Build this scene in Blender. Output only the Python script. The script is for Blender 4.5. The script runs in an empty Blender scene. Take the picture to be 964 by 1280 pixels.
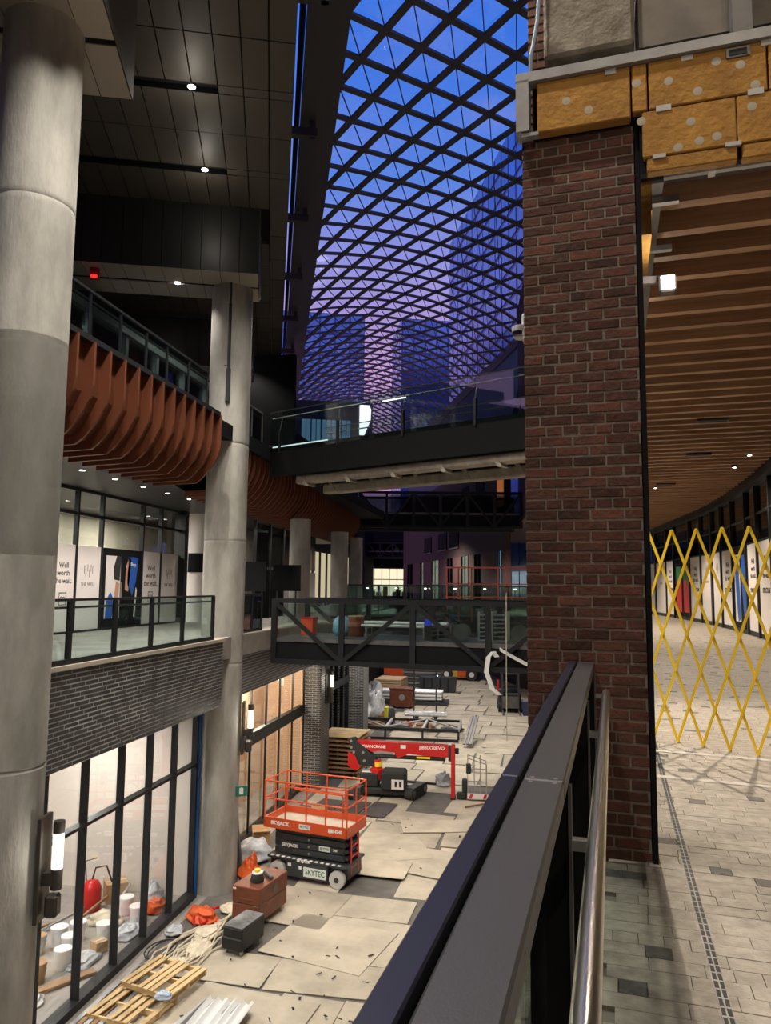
import bpy, math, random
from mathutils import Vector as V, Matrix
R_=math.radians; PI=math.pi
sc=bpy.context.scene; COL=sc.collection
# ------------------------------------------------------------------ camera
cam=bpy.data.cameras.new('camera'); co=bpy.data.objects.new('camera',cam); COL.objects.link(co); sc.camera=co
cam.sensor_fit='HORIZONTAL'; cam.sensor_width=36.0; cam.lens=36.0*920.0/964.0; cam.clip_start=.05; cam.clip_end=600
co.matrix_world=Matrix(((0.98422934,0.0088442,0.17667595,0),(0.17665763,-0.10109925,-0.9790664,0),(0.00920275,0.99483703,-0.10106724,1.43),(0,0,0,1)))
sc.view_settings.view_transform='Standard'; sc.view_settings.look='None'; sc.view_settings.gamma=1; sc.view_settings.use_curve_mapping=False
sc.view_settings.exposure=0.0
# ------------------------------------------------------------------ dusk sky
w=bpy.data.worlds.new('dusk_sky'); sc.world=w; w.use_nodes=True
nt=w.node_tree; nt.nodes.clear()
def N(t,k,**kw):
    n=t.nodes.new(k)
    for a,b in kw.items(): setattr(n,a,b)
    return n
tc=N(nt,'ShaderNodeTexCoord'); sp=N(nt,'ShaderNodeSeparateXYZ'); nt.links.new(tc.outputs['Generated'],sp.inputs[0])
ra=N(nt,'ShaderNodeValToRGB'); nt.links.new(sp.outputs['Z'],ra.inputs[0])
cr=ra.color_ramp; cr.elements[0].position=0; cr.elements[0].color=(.80,.44,.72,1); cr.elements[1].position=1; cr.elements[1].color=(.03,.12,.62,1)
for p,c in((.29,(.76,.45,.88,1)),(.40,(.42,.39,.92,1)),(.50,(.13,.28,.88,1)),(.62,(.055,.21,.86,1))):
    e=cr.elements.new(p); e.color=c
mp=N(nt,'ShaderNodeMapping'); mp.inputs['Scale'].default_value=(3,3,12); nt.links.new(tc.outputs['Generated'],mp.inputs[0])
nz=N(nt,'ShaderNodeTexNoise'); nz.inputs['Scale'].default_value=2.2; nz.inputs['Detail'].default_value=5; nt.links.new(mp.outputs[0],nz.inputs['Vector'])
cl=N(nt,'ShaderNodeValToRGB'); cl.color_ramp.elements[0].position=.48; cl.color_ramp.elements[1].position=.72; nt.links.new(nz.outputs['Fac'],cl.inputs[0])
mxs=N(nt,'ShaderNodeMix',data_type='RGBA'); mxs.inputs['B'].default_value=(.34,.34,.80,1)
mu=N(nt,'ShaderNodeMath',operation='MULTIPLY'); mu.inputs[1].default_value=.28; nt.links.new(cl.outputs[0],mu.inputs[0]); nt.links.new(mu.outputs[0],mxs.inputs['Factor'])
nt.links.new(ra.outputs[0],mxs.inputs['A'])
bg=N(nt,'ShaderNodeBackground'); bg.inputs['Strength'].default_value=.95; nt.links.new(mxs.outputs['Result'],bg.inputs[0])
ow=N(nt,'ShaderNodeOutputWorld'); nt.links.new(bg.outputs[0],ow.inputs[0])
# ------------------------------------------------------------------ lights (lamps in the soffits and ceilings, plus added spots)
def light(kind,loc,power,col=(1,.9,.78),size=.15,spot=110,blend=.6,aim=None,sy=None):
    l=bpy.data.lights.new('lamp_'+kind.lower(),kind); l.energy=power; l.color=col
    if kind=='AREA':
        l.size=size
        if sy: l.shape='RECTANGLE'; l.size_y=sy
    else: l.shadow_soft_size=size
    if kind=='SPOT': l.spot_size=R_(spot); l.spot_blend=blend
    o=bpy.data.objects.new('lamp_'+kind.lower(),l); COL.objects.link(o); o.location=loc
    if aim is not None: o.rotation_euler=(V(aim)-V(loc)).to_track_quat('-Z','Y').to_euler()
    return o
TA=V((-math.sin(R_(19)),math.cos(R_(19)),0)); TB=V((math.cos(R_(19)),math.sin(R_(19)),0))      # tower grid
RD=V((math.sin(R_(6.9)),math.cos(R_(6.9)),0)); RE=V((math.cos(R_(6.9)),-math.sin(R_(6.9)),0))  # walkway grid: along / across
def T(a,b,z=0): return TA*a+TB*b+V((0,0,z))
def K(lat,fwd,z=0): return RE*lat+RD*fwd+V((0,0,z))
WARM=(1,.86,.68); NEUT=(1,.93,.82); COOL=(.86,.94,1)
FZ=-6.3
# lamps in the high soffit and over the upper gallery, added spots between
for a in (14.34,17.36): light('SPOT',T(a,-1.82,11.36),1700,NEUT,.05,(100 if a<15 else 64),.5,T(a,-1.82,0))
for a,b,p in ((2.3,-1.8,2000),(5.3,-1.8,2000),(8.3,-1.4,1950),(11.3,-.4,1750),(15.8,.1,1600),(22.3,.0,3000),(25.4,-.2,2200)): light('SPOT',T(a,b,11.3),p,NEUT,.25,120,.7,T(a+1.5,b+3.0,FZ))  # spots added to light the columns and hall floor, without fittings
for (x,y,z,p) in ((-5.2,22.5,-.95,520),(-1.8,22.1,-.95,520),(-6.0,34.8,-.68,620),(-2.4,34.9,-.68,620),(-5.8,42.4,4.65,1900),(-2.4,43.0,4.65,1900),(-8.0,56,6.0,3400)): light('SPOT',(x,y,z),p,NEUT,.12,150,.6,(x,y+.5,FZ))  # spots added, mostly below the bridges, to brighten the hall floor
for (x,y,z) in ((-9.9,13.2,11.2),(-10.4,17.6,11.2),(-10.0,22.5,11.2)): light('SPOT',(x,y,z),420,NEUT,.08,120,.6,(x-.8,y,5.7))
# unseen spots added behind and above the viewer to light pillar and railing
for lt_,f_,z_,p in ((2.4,-1.6,5.0,210),(.9,1.4,6.4,80)): light('SPOT',K(lt_,f_,z_),p,WARM,.12,140,.8,K(.1,3.4,1.2))
# ------------------------------------------------------------------ helpers
class MB:
    def __init__(s): s.v=[]; s.f=[]
    def add(s,vs,fs):
        k=len(s.v); s.v+=[tuple(p) for p in vs]; s.f+=[tuple(i+k for i in f) for f in fs]; return s
    def ob(s,o,x,y,z):       # box from a corner and three edge vectors
        o,x,y,z=V(o),V(x),V(y),V(z)
        vs=[o,o+x,o+x+y,o+y,o+z,o+x+z,o+x+y+z,o+y+z]
        fs=[(0,3,2,1),(4,5,6,7),(0,1,5,4),(1,2,6,5),(2,3,7,6),(3,0,4,7)]
        if x.cross(y).dot(z)<0: fs=[f[::-1] for f in fs]
        return s.add(vs,fs)
    def bx(s,x0,x1,y0,y1,z0,z1): return s.ob((x0,y0,z0),(x1-x0,0,0),(0,y1-y0,0),(0,0,z1-z0))
    def cb(s,c,d,rz=0,rx=0):  # centred box
        m=Matrix.Rotation(rz,3,'Z')@Matrix.Rotation(rx,3,'X'); x,y,z=m@V((d[0],0,0)),m@V((0,d[1],0)),m@V((0,0,d[2]))
        return s.ob(V(c)-(x+y+z)/2,x,y,z)
    def bb(s,x0,x1,y0,y1,z0,z1,b=.02):  # box with chamfered edges
        o=[]
        import itertools
        P=[];
        for ix,iy,iz in itertools.product((0,1),repeat=3):
            X,Y,Z=(x0,x1)[ix],(y0,y1)[iy],(z0,z1)[iz]; sx,sy,sz=(b,-b)[ix],(b,-b)[iy],(b,-b)[iz]
            P+= [(X,Y+sy,Z+sz),(X+sx,Y,Z+sz),(X+sx,Y+sy,Z)]
        import bmesh
        bm=bmesh.new(); [bm.verts.new(p) for p in P]; bmesh.ops.convex_hull(bm,input=bm.verts[:]); bm.verts.index_update()
        s.add([v.co for v in bm.verts],[[v.index for v in f.verts] for f in bm.faces]); bm.free(); return s
    def bar(s,p,q,w,h,up=(0,0,1)):   # rectangular bar p->q, w across, h along up
        p,q=V(p),V(q); d=(q-p); u=V(up); x=d.cross(u)
        if x.length<1e-5: x=d.cross(V((1,0,0)))
        x.normalize(); u=x.cross(d).normalized()
        return s.ob(p-x*w/2-u*h/2,x*w,d,u*h)
    def tube(s,pts,r,n=8,cap=True):
        pts=[V(p) for p in pts]; k=len(s.v); m=len(pts); rr=r if isinstance(r,(list,tuple)) else [r]*m
        ref=V((0,0,1)); prev=None
        for i,p in enumerate(pts):
            d=(pts[min(i+1,m-1)]-pts[max(i-1,0)]).normalized()
            if prev is None:
                x=d.cross(ref)
                if x.length<1e-3: x=d.cross(V((1,0,0)))
            else: x=prev-d*prev.dot(d)
            x.normalize(); prev=x; y=d.cross(x)
            for j in range(n):
                a=2*PI*j/n; s.v.append(tuple(p+(x*math.cos(a)+y*math.sin(a))*rr[i]))
        for i in range(m-1):
            for j in range(n):
                a=k+i*n+j; b=k+i*n+(j+1)%n; s.f.append((a,b,b+n,a+n))
        if cap: s.f.append(tuple(k+j for j in range(n))[::-1]); s.f.append(tuple(k+(m-1)*n+j for j in range(n)))
        return s
    def lathe(s,prof,c=(0,0,0),n=24):  # prof: (r,z)
        k=len(s.v); c=V(c); m=len(prof)
        for r,z in prof:
            for j in range(n): a=2*PI*j/n; s.v.append((c.x+r*math.cos(a),c.y+r*math.sin(a),c.z+z))
        for i in range(m-1):
            for j in range(n):
                a=k+i*n+j; b=k+i*n+(j+1)%n; s.f.append((a,b,b+n,a+n))
        s.f.append(tuple(k+j for j in range(n))[::-1]); s.f.append(tuple(k+(m-1)*n+j for j in range(n)))
        return s
    def prism(s,poly,ext):  # polygon of 3-D points, extruded by a vector
        ext=V(ext); n=len(poly); vs=[V(p) for p in poly]+[V(p)+ext for p in poly]
        fs=[tuple(range(n)),tuple(range(n,2*n))[::-1]]+[(i,i+n,(i+1)%n+n,(i+1)%n) for i in range(n)]
        nn=(vs[1]-vs[0]).cross(vs[2]-vs[1])
        if nn.dot(ext)>0: fs=[f[::-1] for f in fs]
        return s.add(vs,fs)
    def mesh(s,name):
        me=bpy.data.meshes.new(name); me.from_pydata(s.v,[],s.f); me.update(); return me
    def build(s,name,mat,parent=None,loc=None,rz=0,smooth=False):
        me=s.mesh(name); me.materials.append(mat)
        if smooth: me.shade_smooth() if smooth is True else me.set_sharp_from_angle(angle=R_(smooth))
        if smooth not in(False,True):
            me.shade_smooth(); me.set_sharp_from_angle(angle=R_(smooth))
        return put(name,me,parent,loc,rz)
def put(name,me,parent=None,loc=None,rz=0):
    o=bpy.data.objects.new(name,me); COL.objects.link(o); o.parent=parent
    if loc is not None: o.location=loc
    if rz: o.rotation_euler=(0,0,rz)
    return o
def tag(o,label,cat=None,group=None,kind=None):
    o['label']=label
    if cat: o['category']=cat
    if group: o['group']=group
    if kind: o['kind']=kind
    return o
def thing(name,label,cat,loc=(0,0,0),rz=0,group=None):
    o=bpy.data.objects.new(name,None); COL.objects.link(o); o.location=loc; o.rotation_euler=(0,0,rz); o.empty_display_size=.1
    return tag(o,label,cat,group)
def shell(name,mb,mat,label,smooth=False): return tag(mb.build(name,mat,smooth=smooth),label,None,None,'structure')
def copyall(o,parent=None):
    c=o.copy(); COL.objects.link(c); c.parent=parent
    for ch in list(o.children): copyall(ch,c)
    return c
def text(body,size,mat,parent,m,name='lettering',align='CENTER',ext=.002,bold=0,sx=1.0):
    cu=bpy.data.curves.new('t','FONT'); cu.body=body; cu.size=size; cu.align_x=align; cu.align_y='CENTER'; cu.extrude=ext; cu.offset=bold; cu.resolution_u=2; cu.space_line=.95
    t=bpy.data.objects.new('t',cu); me=bpy.data.meshes.new_from_object(t); bpy.data.objects.remove(t); bpy.data.curves.remove(cu)
    me.name=name; me.materials.clear(); me.materials.append(mat)
    me.transform(m@Matrix.Diagonal((sx,1,1,1))); return put(name,me,parent)
def facing(origin,right,up):  # text frame: x=right, y=up
    r=V(right).normalized(); u=V(up).normalized(); n=r.cross(u); m=Matrix((r,u,n)).transposed().to_4x4(); m.translation=V(origin); return m
# ------------------------------------------------------------------ materials
def M(name,col,rough=.6,metal=0.,col2=None,scale=4.,bump=0.,rnd=0.,detail=5.,stretch=None,lo=.35,hi=.65,spec=.5,bscale=None,emit=None):
    m=bpy.data.materials.new(name); m.use_nodes=True; t=m.node_tree; b=t.nodes['Principled BSDF']
    b.inputs['Roughness'].default_value=rough; b.inputs['Metallic'].default_value=metal; b.inputs['Specular IOR Level'].default_value=spec
    b.inputs['Base Color'].default_value=(*col,1)
    if emit: b.inputs['Emission Color'].default_value=(*col,1); b.inputs['Emission Strength'].default_value=emit
    L=t.links.new; vec=None; rn=None
    if col2 or bump or rnd:
        tc=N(t,'ShaderNodeTexCoord'); oi=N(t,'ShaderNodeObjectInfo'); ge=N(t,'ShaderNodeNewGeometry')
        ad=N(t,'ShaderNodeMath',operation='ADD'); L(oi.outputs['Random'],ad.inputs[0]); L(ge.outputs['Random Per Island'],ad.inputs[1])
        fr=N(t,'ShaderNodeMath',operation='FRACT'); L(ad.outputs[0],fr.inputs[0]); rn=fr.outputs[0]
        ml=N(t,'ShaderNodeMath',operation='MULTIPLY'); ml.inputs[1].default_value=37.; L(rn,ml.inputs[0])
        va=N(t,'ShaderNodeVectorMath',operation='ADD'); L(tc.outputs['Object'],va.inputs[0]); L(ml.outputs[0],va.inputs[1]); vec=va.outputs[0]
        if stretch:
            mp=N(t,'ShaderNodeMapping'); mp.inputs['Scale'].default_value=stretch; L(vec,mp.inputs[0]); vec=mp.outputs[0]
    out=None
    if col2:
        nz=N(t,'ShaderNodeTexNoise'); nz.inputs['Scale'].default_value=scale; nz.inputs['Detail'].default_value=detail; nz.inputs['Roughness'].default_value=.6; L(vec,nz.inputs['Vector'])
        mr=N(t,'ShaderNodeMapRange'); mr.inputs[1].default_value=lo; mr.inputs[2].default_value=hi; L(nz.outputs['Fac'],mr.inputs[0])
        mx=N(t,'ShaderNodeMix',data_type='RGBA'); mx.inputs['A'].default_value=(*col,1); mx.inputs['B'].default_value=(*col2,1); L(mr.outputs[0],mx.inputs['Factor']); out=mx.outputs['Result']
    if rnd:
        mr=N(t,'ShaderNodeMapRange'); mr.inputs[3].default_value=1-rnd; mr.inputs[4].default_value=1+rnd; L(rn,mr.inputs[0])
        hs=N(t,'ShaderNodeHueSaturation'); hs.inputs['Color'].default_value=(*col,1); L(mr.outputs[0],hs.inputs['Value'])
        if out: L(out,hs.inputs['Color'])
        out=hs.outputs[0]
    if out: L(out,b.inputs['Base Color'])
    if bump:
        n2=N(t,'ShaderNodeTexNoise'); n2.inputs['Scale'].default_value=bscale or scale*5; n2.inputs['Detail'].default_value=4; L(vec,n2.inputs['Vector'])
        bp=N(t,'ShaderNodeBump'); bp.inputs['Strength'].default_value=bump; bp.inputs['Distance'].default_value=.02; L(n2.outputs['Fac'],bp.inputs['Height']); L(bp.outputs[0],b.inputs['Normal'])
    return m
def GLASS(name,tint=(.9,.95,.95),refl=.06,rough=.02,ior=1.45):
    m=bpy.data.materials.new(name); m.use_nodes=True; t=m.node_tree; t.nodes.clear(); L=t.links.new
    tr=N(t,'ShaderNodeBsdfTransparent'); tr.inputs[0].default_value=(*tint,1); gl=N(t,'ShaderNodeBsdfGlossy'); gl.inputs['Roughness'].default_value=rough
    fr=N(t,'ShaderNodeLayerWeight'); fr.inputs[0].default_value=.5; pw=N(t,'ShaderNodeMath',operation='POWER'); pw.inputs[1].default_value=5.; L(fr.outputs['Facing'],pw.inputs[0])
    ad=N(t,'ShaderNodeMath',operation='MULTIPLY_ADD'); ad.inputs[1].default_value=.85; ad.inputs[2].default_value=refl; L(pw.outputs[0],ad.inputs[0]); ad.use_clamp=True
    mx=N(t,'ShaderNodeMixShader'); L(ad.outputs[0],mx.inputs[0]); L(tr.outputs[0],mx.inputs[1]); L(gl.outputs[0],mx.inputs[2])
    o=N(t,'ShaderNodeOutputMaterial'); L(mx.outputs[0],o.inputs[0]); return m
def EM(name,col,s):
    m=bpy.data.materials.new(name); m.use_nodes=True; t=m.node_tree; t.nodes.clear(); e=N(t,'ShaderNodeEmission'); e.inputs[0].default_value=(*col,1); e.inputs[1].default_value=s
    o=N(t,'ShaderNodeOutputMaterial'); t.links.new(e.outputs[0],o.inputs[0]); return m
mt={}
mt['conc']=M('cast_concrete',(.42,.40,.36),.75,col2=(.24,.23,.205),scale=1.5,bump=.35,stretch=(1.3,1.3,.45),lo=.36,hi=.66,bscale=18,detail=9)
mt['concd']=M('raw_concrete',(.30,.26,.20),.9,col2=(.14,.11,.08),scale=5,bump=.6)
mt['slab']=M('floor_concrete',(.33,.30,.27),.7,col2=(.22,.20,.18),scale=1.2,bump=.1)
mt['board']=M('hardboard_sheet',(.50,.435,.34),.8,col2=(.29,.25,.195),scale=1.0,bump=.08,rnd=.14,lo=.40,hi=.78,detail=9)
mt['black']=M('black_metal',(.016,.017,.019),.45,.0,spec=.3)
mt['blackm']=M('matt_black_board',(.010,.010,.011),.85,spec=.12)
mt['dark']=M('dark_bronze_panel',(.085,.074,.060),.5,.2,rnd=.10)
mt['darkv']=M('charcoal_panel',(.035,.033,.032),.4,.5,rnd=.15)
mt['steel']=M('grey_steel',(.16,.15,.15),.5,.5,col2=(.11,.105,.10),scale=3)
mt['roofst']=M('roof_steel',(.11,.105,.12),.55,.1)
mt['gunm']=M('satin_charcoal_paint',(.085,.08,.08),.38,.5,bump=.05,scale=60,bscale=300)
mt['gunb']=M('satin_black_sky_tint',(.035,.035,.055),.36,.6)  # blue cast stands for the sky reflected in the outer cap
mt['inox']=M('stainless_steel',(.72,.70,.68),.28,1.)
mt['copper']=M('russet_fin',(.165,.052,.024),.45,.2,rnd=.10)
mt['copperp']=M('russet_panel',(.14,.044,.02),.5,.2,rnd=.10)
mt['gbrick']=M('charcoal_brick',(.060,.061,.064),.45,col2=(.035,.035,.038),scale=9,bump=.3,rnd=.22)
mt['gmort']=M('pale_mortar',(.46,.46,.44),.9)
mt['brick']=M('red_brick',(.125,.050,.034),.85,col2=(.075,.040,.031),scale=7,bump=.4,rnd=.34,spec=.25)
mt['mort']=M('grey_mortar',(.235,.195,.155),.95,col2=(.17,.14,.115),scale=12,bump=.4)
mt['paver']=M('grey_paver',(.335,.29,.24),.7,col2=(.22,.19,.155),scale=14,bump=.25,rnd=.09)
mt['paverd']=M('dark_paver',(.075,.065,.06),.75,col2=(.12,.105,.095),scale=40,bump=.3,rnd=.15)
mt['joint']=M('paver_joint',(.17,.15,.13),.95)
mt['timber']=M('timber_slat',(.46,.255,.135),.6,col2=(.30,.155,.08),scale=3,rnd=.12,stretch=(.35,9,9),lo=.35,hi=.7)
mt['yellow']=M('yellow_paint',(.90,.60,.03),.42)
mt['foam']=M('orange_insulation',(.50,.26,.06),.85,col2=(.36,.18,.05),scale=5,bump=.6,rnd=.08,spec=.2)
mt['tape']=M('grey_flashing',(.25,.24,.24),.5,.2,col2=(.33,.32,.31),scale=6)
mt['tapew']=M('pale_tape',(.50,.47,.44),.5)
mt['white']=M('white_board',(.74,.68,.66),.5)
mt['ink']=M('black_ink',(.02,.02,.02),.6)
mt['inkg']=M('grey_ink',(.22,.20,.20),.6)
mt['ply']=M('plywood',(.62,.43,.26),.7,col2=(.50,.33,.19),scale=2,rnd=.1,stretch=(1,1,.2))
mt['pine']=M('pine_board',(.60,.43,.22),.7,col2=(.46,.31,.15),scale=4,rnd=.14)
mt['brown']=M('brown_steel',(.20,.058,.026),.45,.2,col2=(.14,.042,.02),scale=4)
mt['brownw']=M('brown_plank',(.27,.155,.08),.7,rnd=.2)
mt['orange']=M('orange_red_paint',(.62,.085,.022),.4)
mt['red']=M('red_paint',(.50,.012,.012),.35)
mt['chars']=M('charcoal_machine_paint',(.045,.05,.055),.45,.2)
mt['rubw']=M('grey_white_rubber',(.55,.54,.51),.7)
mt['rub']=M('black_rubber',(.02,.02,.02),.8)
mt['galv']=M('galvanised_steel',(.42,.42,.42),.4,.7)
mt['chrome']=M('pale_print',(.78,.78,.76),.5)
mt['green']=M('green_sign',(.0,.16,.11),.4)
mt['greeni']=M('green_ink',(.02,.22,.10),.5)
mt['blue']=M('blue_membrane',(.005,.085,.33),.5)
mt['blueb']=M('blue_fabric',(.02,.10,.42),.5)
mt['skin']=M('warm_print',(.50,.27,.18),.5)
mt['tarp']=M('orange_tarpaulin',(.70,.11,.015),.55,col2=(.45,.06,.01),scale=3)
mt['plastic']=M('crumpled_plastic',(.55,.56,.58),.25,col2=(.35,.36,.39),scale=6,bump=.5)
mt['rope']=M('cream_sheeting',(.62,.55,.43),.7,col2=(.45,.38,.28),scale=6,bump=.4)
mt['card']=M('cardboard',(.42,.25,.12),.8)
mt['plastw']=M('white_plastic',(.72,.72,.72),.4)
mt['shopw']=M('shop_wall_white',(.62,.56,.50),.8)
mt['peach']=M('plywood_hoarding',(.72,.50,.34),.8,col2=(.60,.40,.26),scale=1.2,stretch=(1,1,.3))
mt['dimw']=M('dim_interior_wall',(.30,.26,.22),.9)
mt['glass']=GLASS('clear_glass',(.93,.95,.95),.07)
mt['gglass']=GLASS('green_tint_glass',(.80,.88,.86),.06)
mt['dglass']=GLASS('dark_tint_glass',(.40,.45,.47),.10)
mt['rglass']=GLASS('roof_glass',(.93,.95,.98),.05)
mt['lampw']=EM('lamp_white',(1,.95,.86),22.)
mt['lampd']=EM('downlight_white',(1,.95,.88),14.)
mt['tubew']=EM('sconce_white',(1,.97,.86),1.8)
mt['flood']=EM('flood_white',(1,.93,.78),40.)
mt['tower']=M('blue_glass_tower',(.13,.28,.60),.2,.9,rnd=.25)
mt['towerf']=M('tower_frame',(.10,.16,.36),.4,.6)
mt['redbr']=M('dull_red_paint',(.26,.045,.025),.5)
mt['soffl']=M('lit_bronze_soffit',(.40,.36,.30),.5,.1,rnd=.08)  # paler than the other bronze: light on bulkhead undersides put into the colour
mt['underlay']=M('dark_underlay',(.10,.09,.08),.9,col2=(.15,.135,.12),scale=2)
mt['uglass']=GLASS('green_balustrade_glass',(.62,.72,.70),.13)
random.seed(4)
# ================================================================== STRUCTURE
def lerp(tab,y):
    for (y0,x0),(y1,x1) in zip(tab,tab[1:]):
        if y<=y1: return x0+(x1-x0)*(y-y0)/(y1-y0)
    return tab[-1][1]
FACX=[(-5,3.4),(14,5.9),(18,6.4),(23,7.1),(28,7.6),(33,7.9),(44,7.8),(60,7.2),(70,6.6)]     # shop front curve on the walkway
DECKX=[(-4,-.75),(0,-.30),(4.4,.22),(9,.75),(16,1.05),(22,1.05),(30,.75),(41,.15),(45,-.15),(62,-6.0)]  # walkway edge over the hall
# ---- hall floor with protection sheets
fl=shell('floor',MB().bx(-22,11,-6.3,112,FZ-.25,FZ),mt['slab'],'concrete hall floor covered with loose beige protection sheets')
MB().bx(-7.7,2.2,9.5,62,FZ+.0005,FZ+.002).build('underlay',mt['underlay'],fl)
def sheet_mesh(w,d):
    return MB().bx(-w/2,w/2,-d/2,d/2,0,.014).mesh('protection_sheet')
SH=[sheet_mesh(2.40,1.20),sheet_mesh(1.20,2.40),sheet_mesh(2.4,2.0)]
for s in SH: s.materials.append(mt['board'])
rg=random.Random(11); n=0; y=10.6; row=0
while y<62:
    d=[1.22,2.42,1.22,2.02][row%4]; x=-7.55+rg.uniform(0,.8) if y<28 else -7.0+rg.uniform(-.6,.6)
    while x<1.6:
        k=1 if d>2.3 else (2 if d>1.9 else 0); wd=(2.42,1.22,2.42)[k]
        if rg.random()>.07 and not(abs(x+wd/2+3.6)<1.0 and abs(y+d/2-20.6)<.7):
            o=put('protection_sheet',SH[k],fl,(x+wd/2+rg.uniform(-.05,.05),y+d/2+rg.uniform(-.06,.06),FZ+.003+.006*rg.randint(0,3)),R_(rg.gauss(0,2.2)-3)); n+=1
        x+=wd+rg.uniform(.015,.08)
    y+=d+rg.uniform(.015,.08); row+=1
for (x,y,a,k,z) in ((-3.9,22.2,24,2,.05),(-4.2,20.7,-4,0,.07),(-5.5,18.05,-9,2,.03),(-4.1,16.4,-14,2,.03),(-2.4,21.4,-16,2,.045),(-5.0,13.2,-8,2,.035),(-2.6,24.6,14,0,.05)):
    o=put('protection_sheet',SH[k],fl,(x,y,FZ+z),R_(a))
# dark scraps and cut strips lying on the sheets: small litter, too small to tell apart
rg=random.Random(5); sb=MB()
for i in range(95):
    x=rg.uniform(-6.9,-.8); y=rg.choice((rg.uniform(11.5,17.5),rg.uniform(11.5,26)))
    sb.cb((x,y,FZ+.066),(rg.uniform(.03,.16),rg.uniform(.015,.05),.006),rg.uniform(0,3))
tag(sb.build('debris',mt['rub']),'small dark scraps scattered over the protection sheets','debris',None,'stuff')
# ---- hall shell, right side under the walkway and the far end
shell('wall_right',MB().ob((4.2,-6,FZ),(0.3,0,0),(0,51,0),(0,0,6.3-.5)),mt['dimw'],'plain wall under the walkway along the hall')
dk=[]
for y in (-4,0,4.4,9,16,22,30,41,45,62): dk.append((lerp(DECKX,y),y))
poly=[V((x,y,-.55)) for x,y in dk]+[V((10.5,62,-.55)),V((10.5,-4,-.55))]
deck=shell('floor_walkway',MB().prism(poly,(0,0,.535)),mt['joint'],'raised walkway floor paved with narrow grey setts')
# ---- paving: narrow setts in rows across the walkway, 300 nearest single, the rest joined
rg=random.Random(3); cells=[]
fw=1.2
while fw<26:
    lat=-.30+rg.uniform(-.1,0); 
    lim=2.3+fw*.42
    while lat<lim:
        ln=rg.choice((.1,.2,.2,.3,.3)); dkp=False
        if rg.random()<.10: ln=.1; dkp=True
        c=K(lat+ln/2,fw)
        if lat>.28-ln and lat<.40: lat=max(lat,.28) if False else lat
        if c.x>lerp(DECKX,c.y)+ln/2 and c.x<lerp(FACX,c.y)-.1: cells.append((lat,ln,fw,dkp))
        lat+=ln
    fw+=.1
def sett(ln): return MB().bx(.0015,ln-.0015,.0015,.0985,0,.018).mesh('sett')
SM={}
for ln in (.1,.2,.3):
    for dkp in (0,1):
        s=sett(ln); s.materials.append(mt['paverd' if dkp else 'paver']); SM[(ln,dkp)]=s
vis=[c for c in cells if c[0]>.02 and c[2]>2.35 and c[0]<.22*c[2]+.35 and c[0]>-.02+.0*c[2]]
vis.sort(key=lambda c:c[2]); near=set(vis[:300])
rest={0:MB(),1:MB()}
ang=math.atan2(RE.y,RE.x)
for c in cells:
    if c in near: put('sett',SM[(c[1],int(c[3]))],deck,K(c[0],c[2],-.015+rg.uniform(-.0015,.0015)),ang)
    else: rest[int(c[3])].ob(K(c[0]+.0015,c[2]+.0015,-.015),RE*(c[1]-.003),RD*.097,V((0,0,.018)))
for k,nm in ((0,'grey_setts'),(1,'dark_setts')):
    o=rest[k].build(nm,mt['paverd' if k else 'paver'],deck); o['kind']='stuff'
# beyond the setts: same paving, too far to tell apart
pm=MB()
for y in range(24,62,2):
    x0=lerp(DECKX,y)+.1; x1=lerp(DECKX,y+2)+.1; pm.add([(x0,y,-.004),(10,y,-.004),(10,y+2,-.004),(x1,y+2,-.004)],[(0,1,2,3)])
pm.build('far_paving',mt['paver'],deck)
# pale curved band and slot drain
bm=MB()
for (r,wd) in ((7.10,.075),(6.15,.075)):
    pts=[]
    for i in range(15):
        lt=.1+i*.16; f=r-.055*(lt)**1.6; pts.append((lt,f))
    for (l0,f0),(l1,f1) in zip(pts,pts[1:]):
        bm.add([K(l0,f0,.006),K(l1,f1,.006),K(l1,f1+wd,.006),K(l0,f0+wd,.006)],[(0,1,2,3)])
bm.build('pale_band',M('pale_stone',(.45,.41,.36),.7,col2=(.36,.33,.29),scale=9),deck)
dr=thing('slot_drain','double slotted steel drain running across the grey setts past the brick pillar','drain',K(.34,1.9),ang)
db=MB().bx(-.019,.019,0,8.4,-.01,.0048); db.build('channel',mt['steel'],dr)
ds=MB(); 
for s in (-.019,.019): ds.bx(s-.001,s+.001,0,8.4,-.01,.0056)
ds.build('rim',mt['steel'],dr)
for i in range(126):
    pass
dt=MB()
for i in range(140):
    for s in (-.010,.010): dt.bx(s-.007,s+.007,i*.06,i*.06+.046,.0,.0058)
o=dt.build('slots',mt['rub'],dr); o['kind']='stuff'
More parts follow.
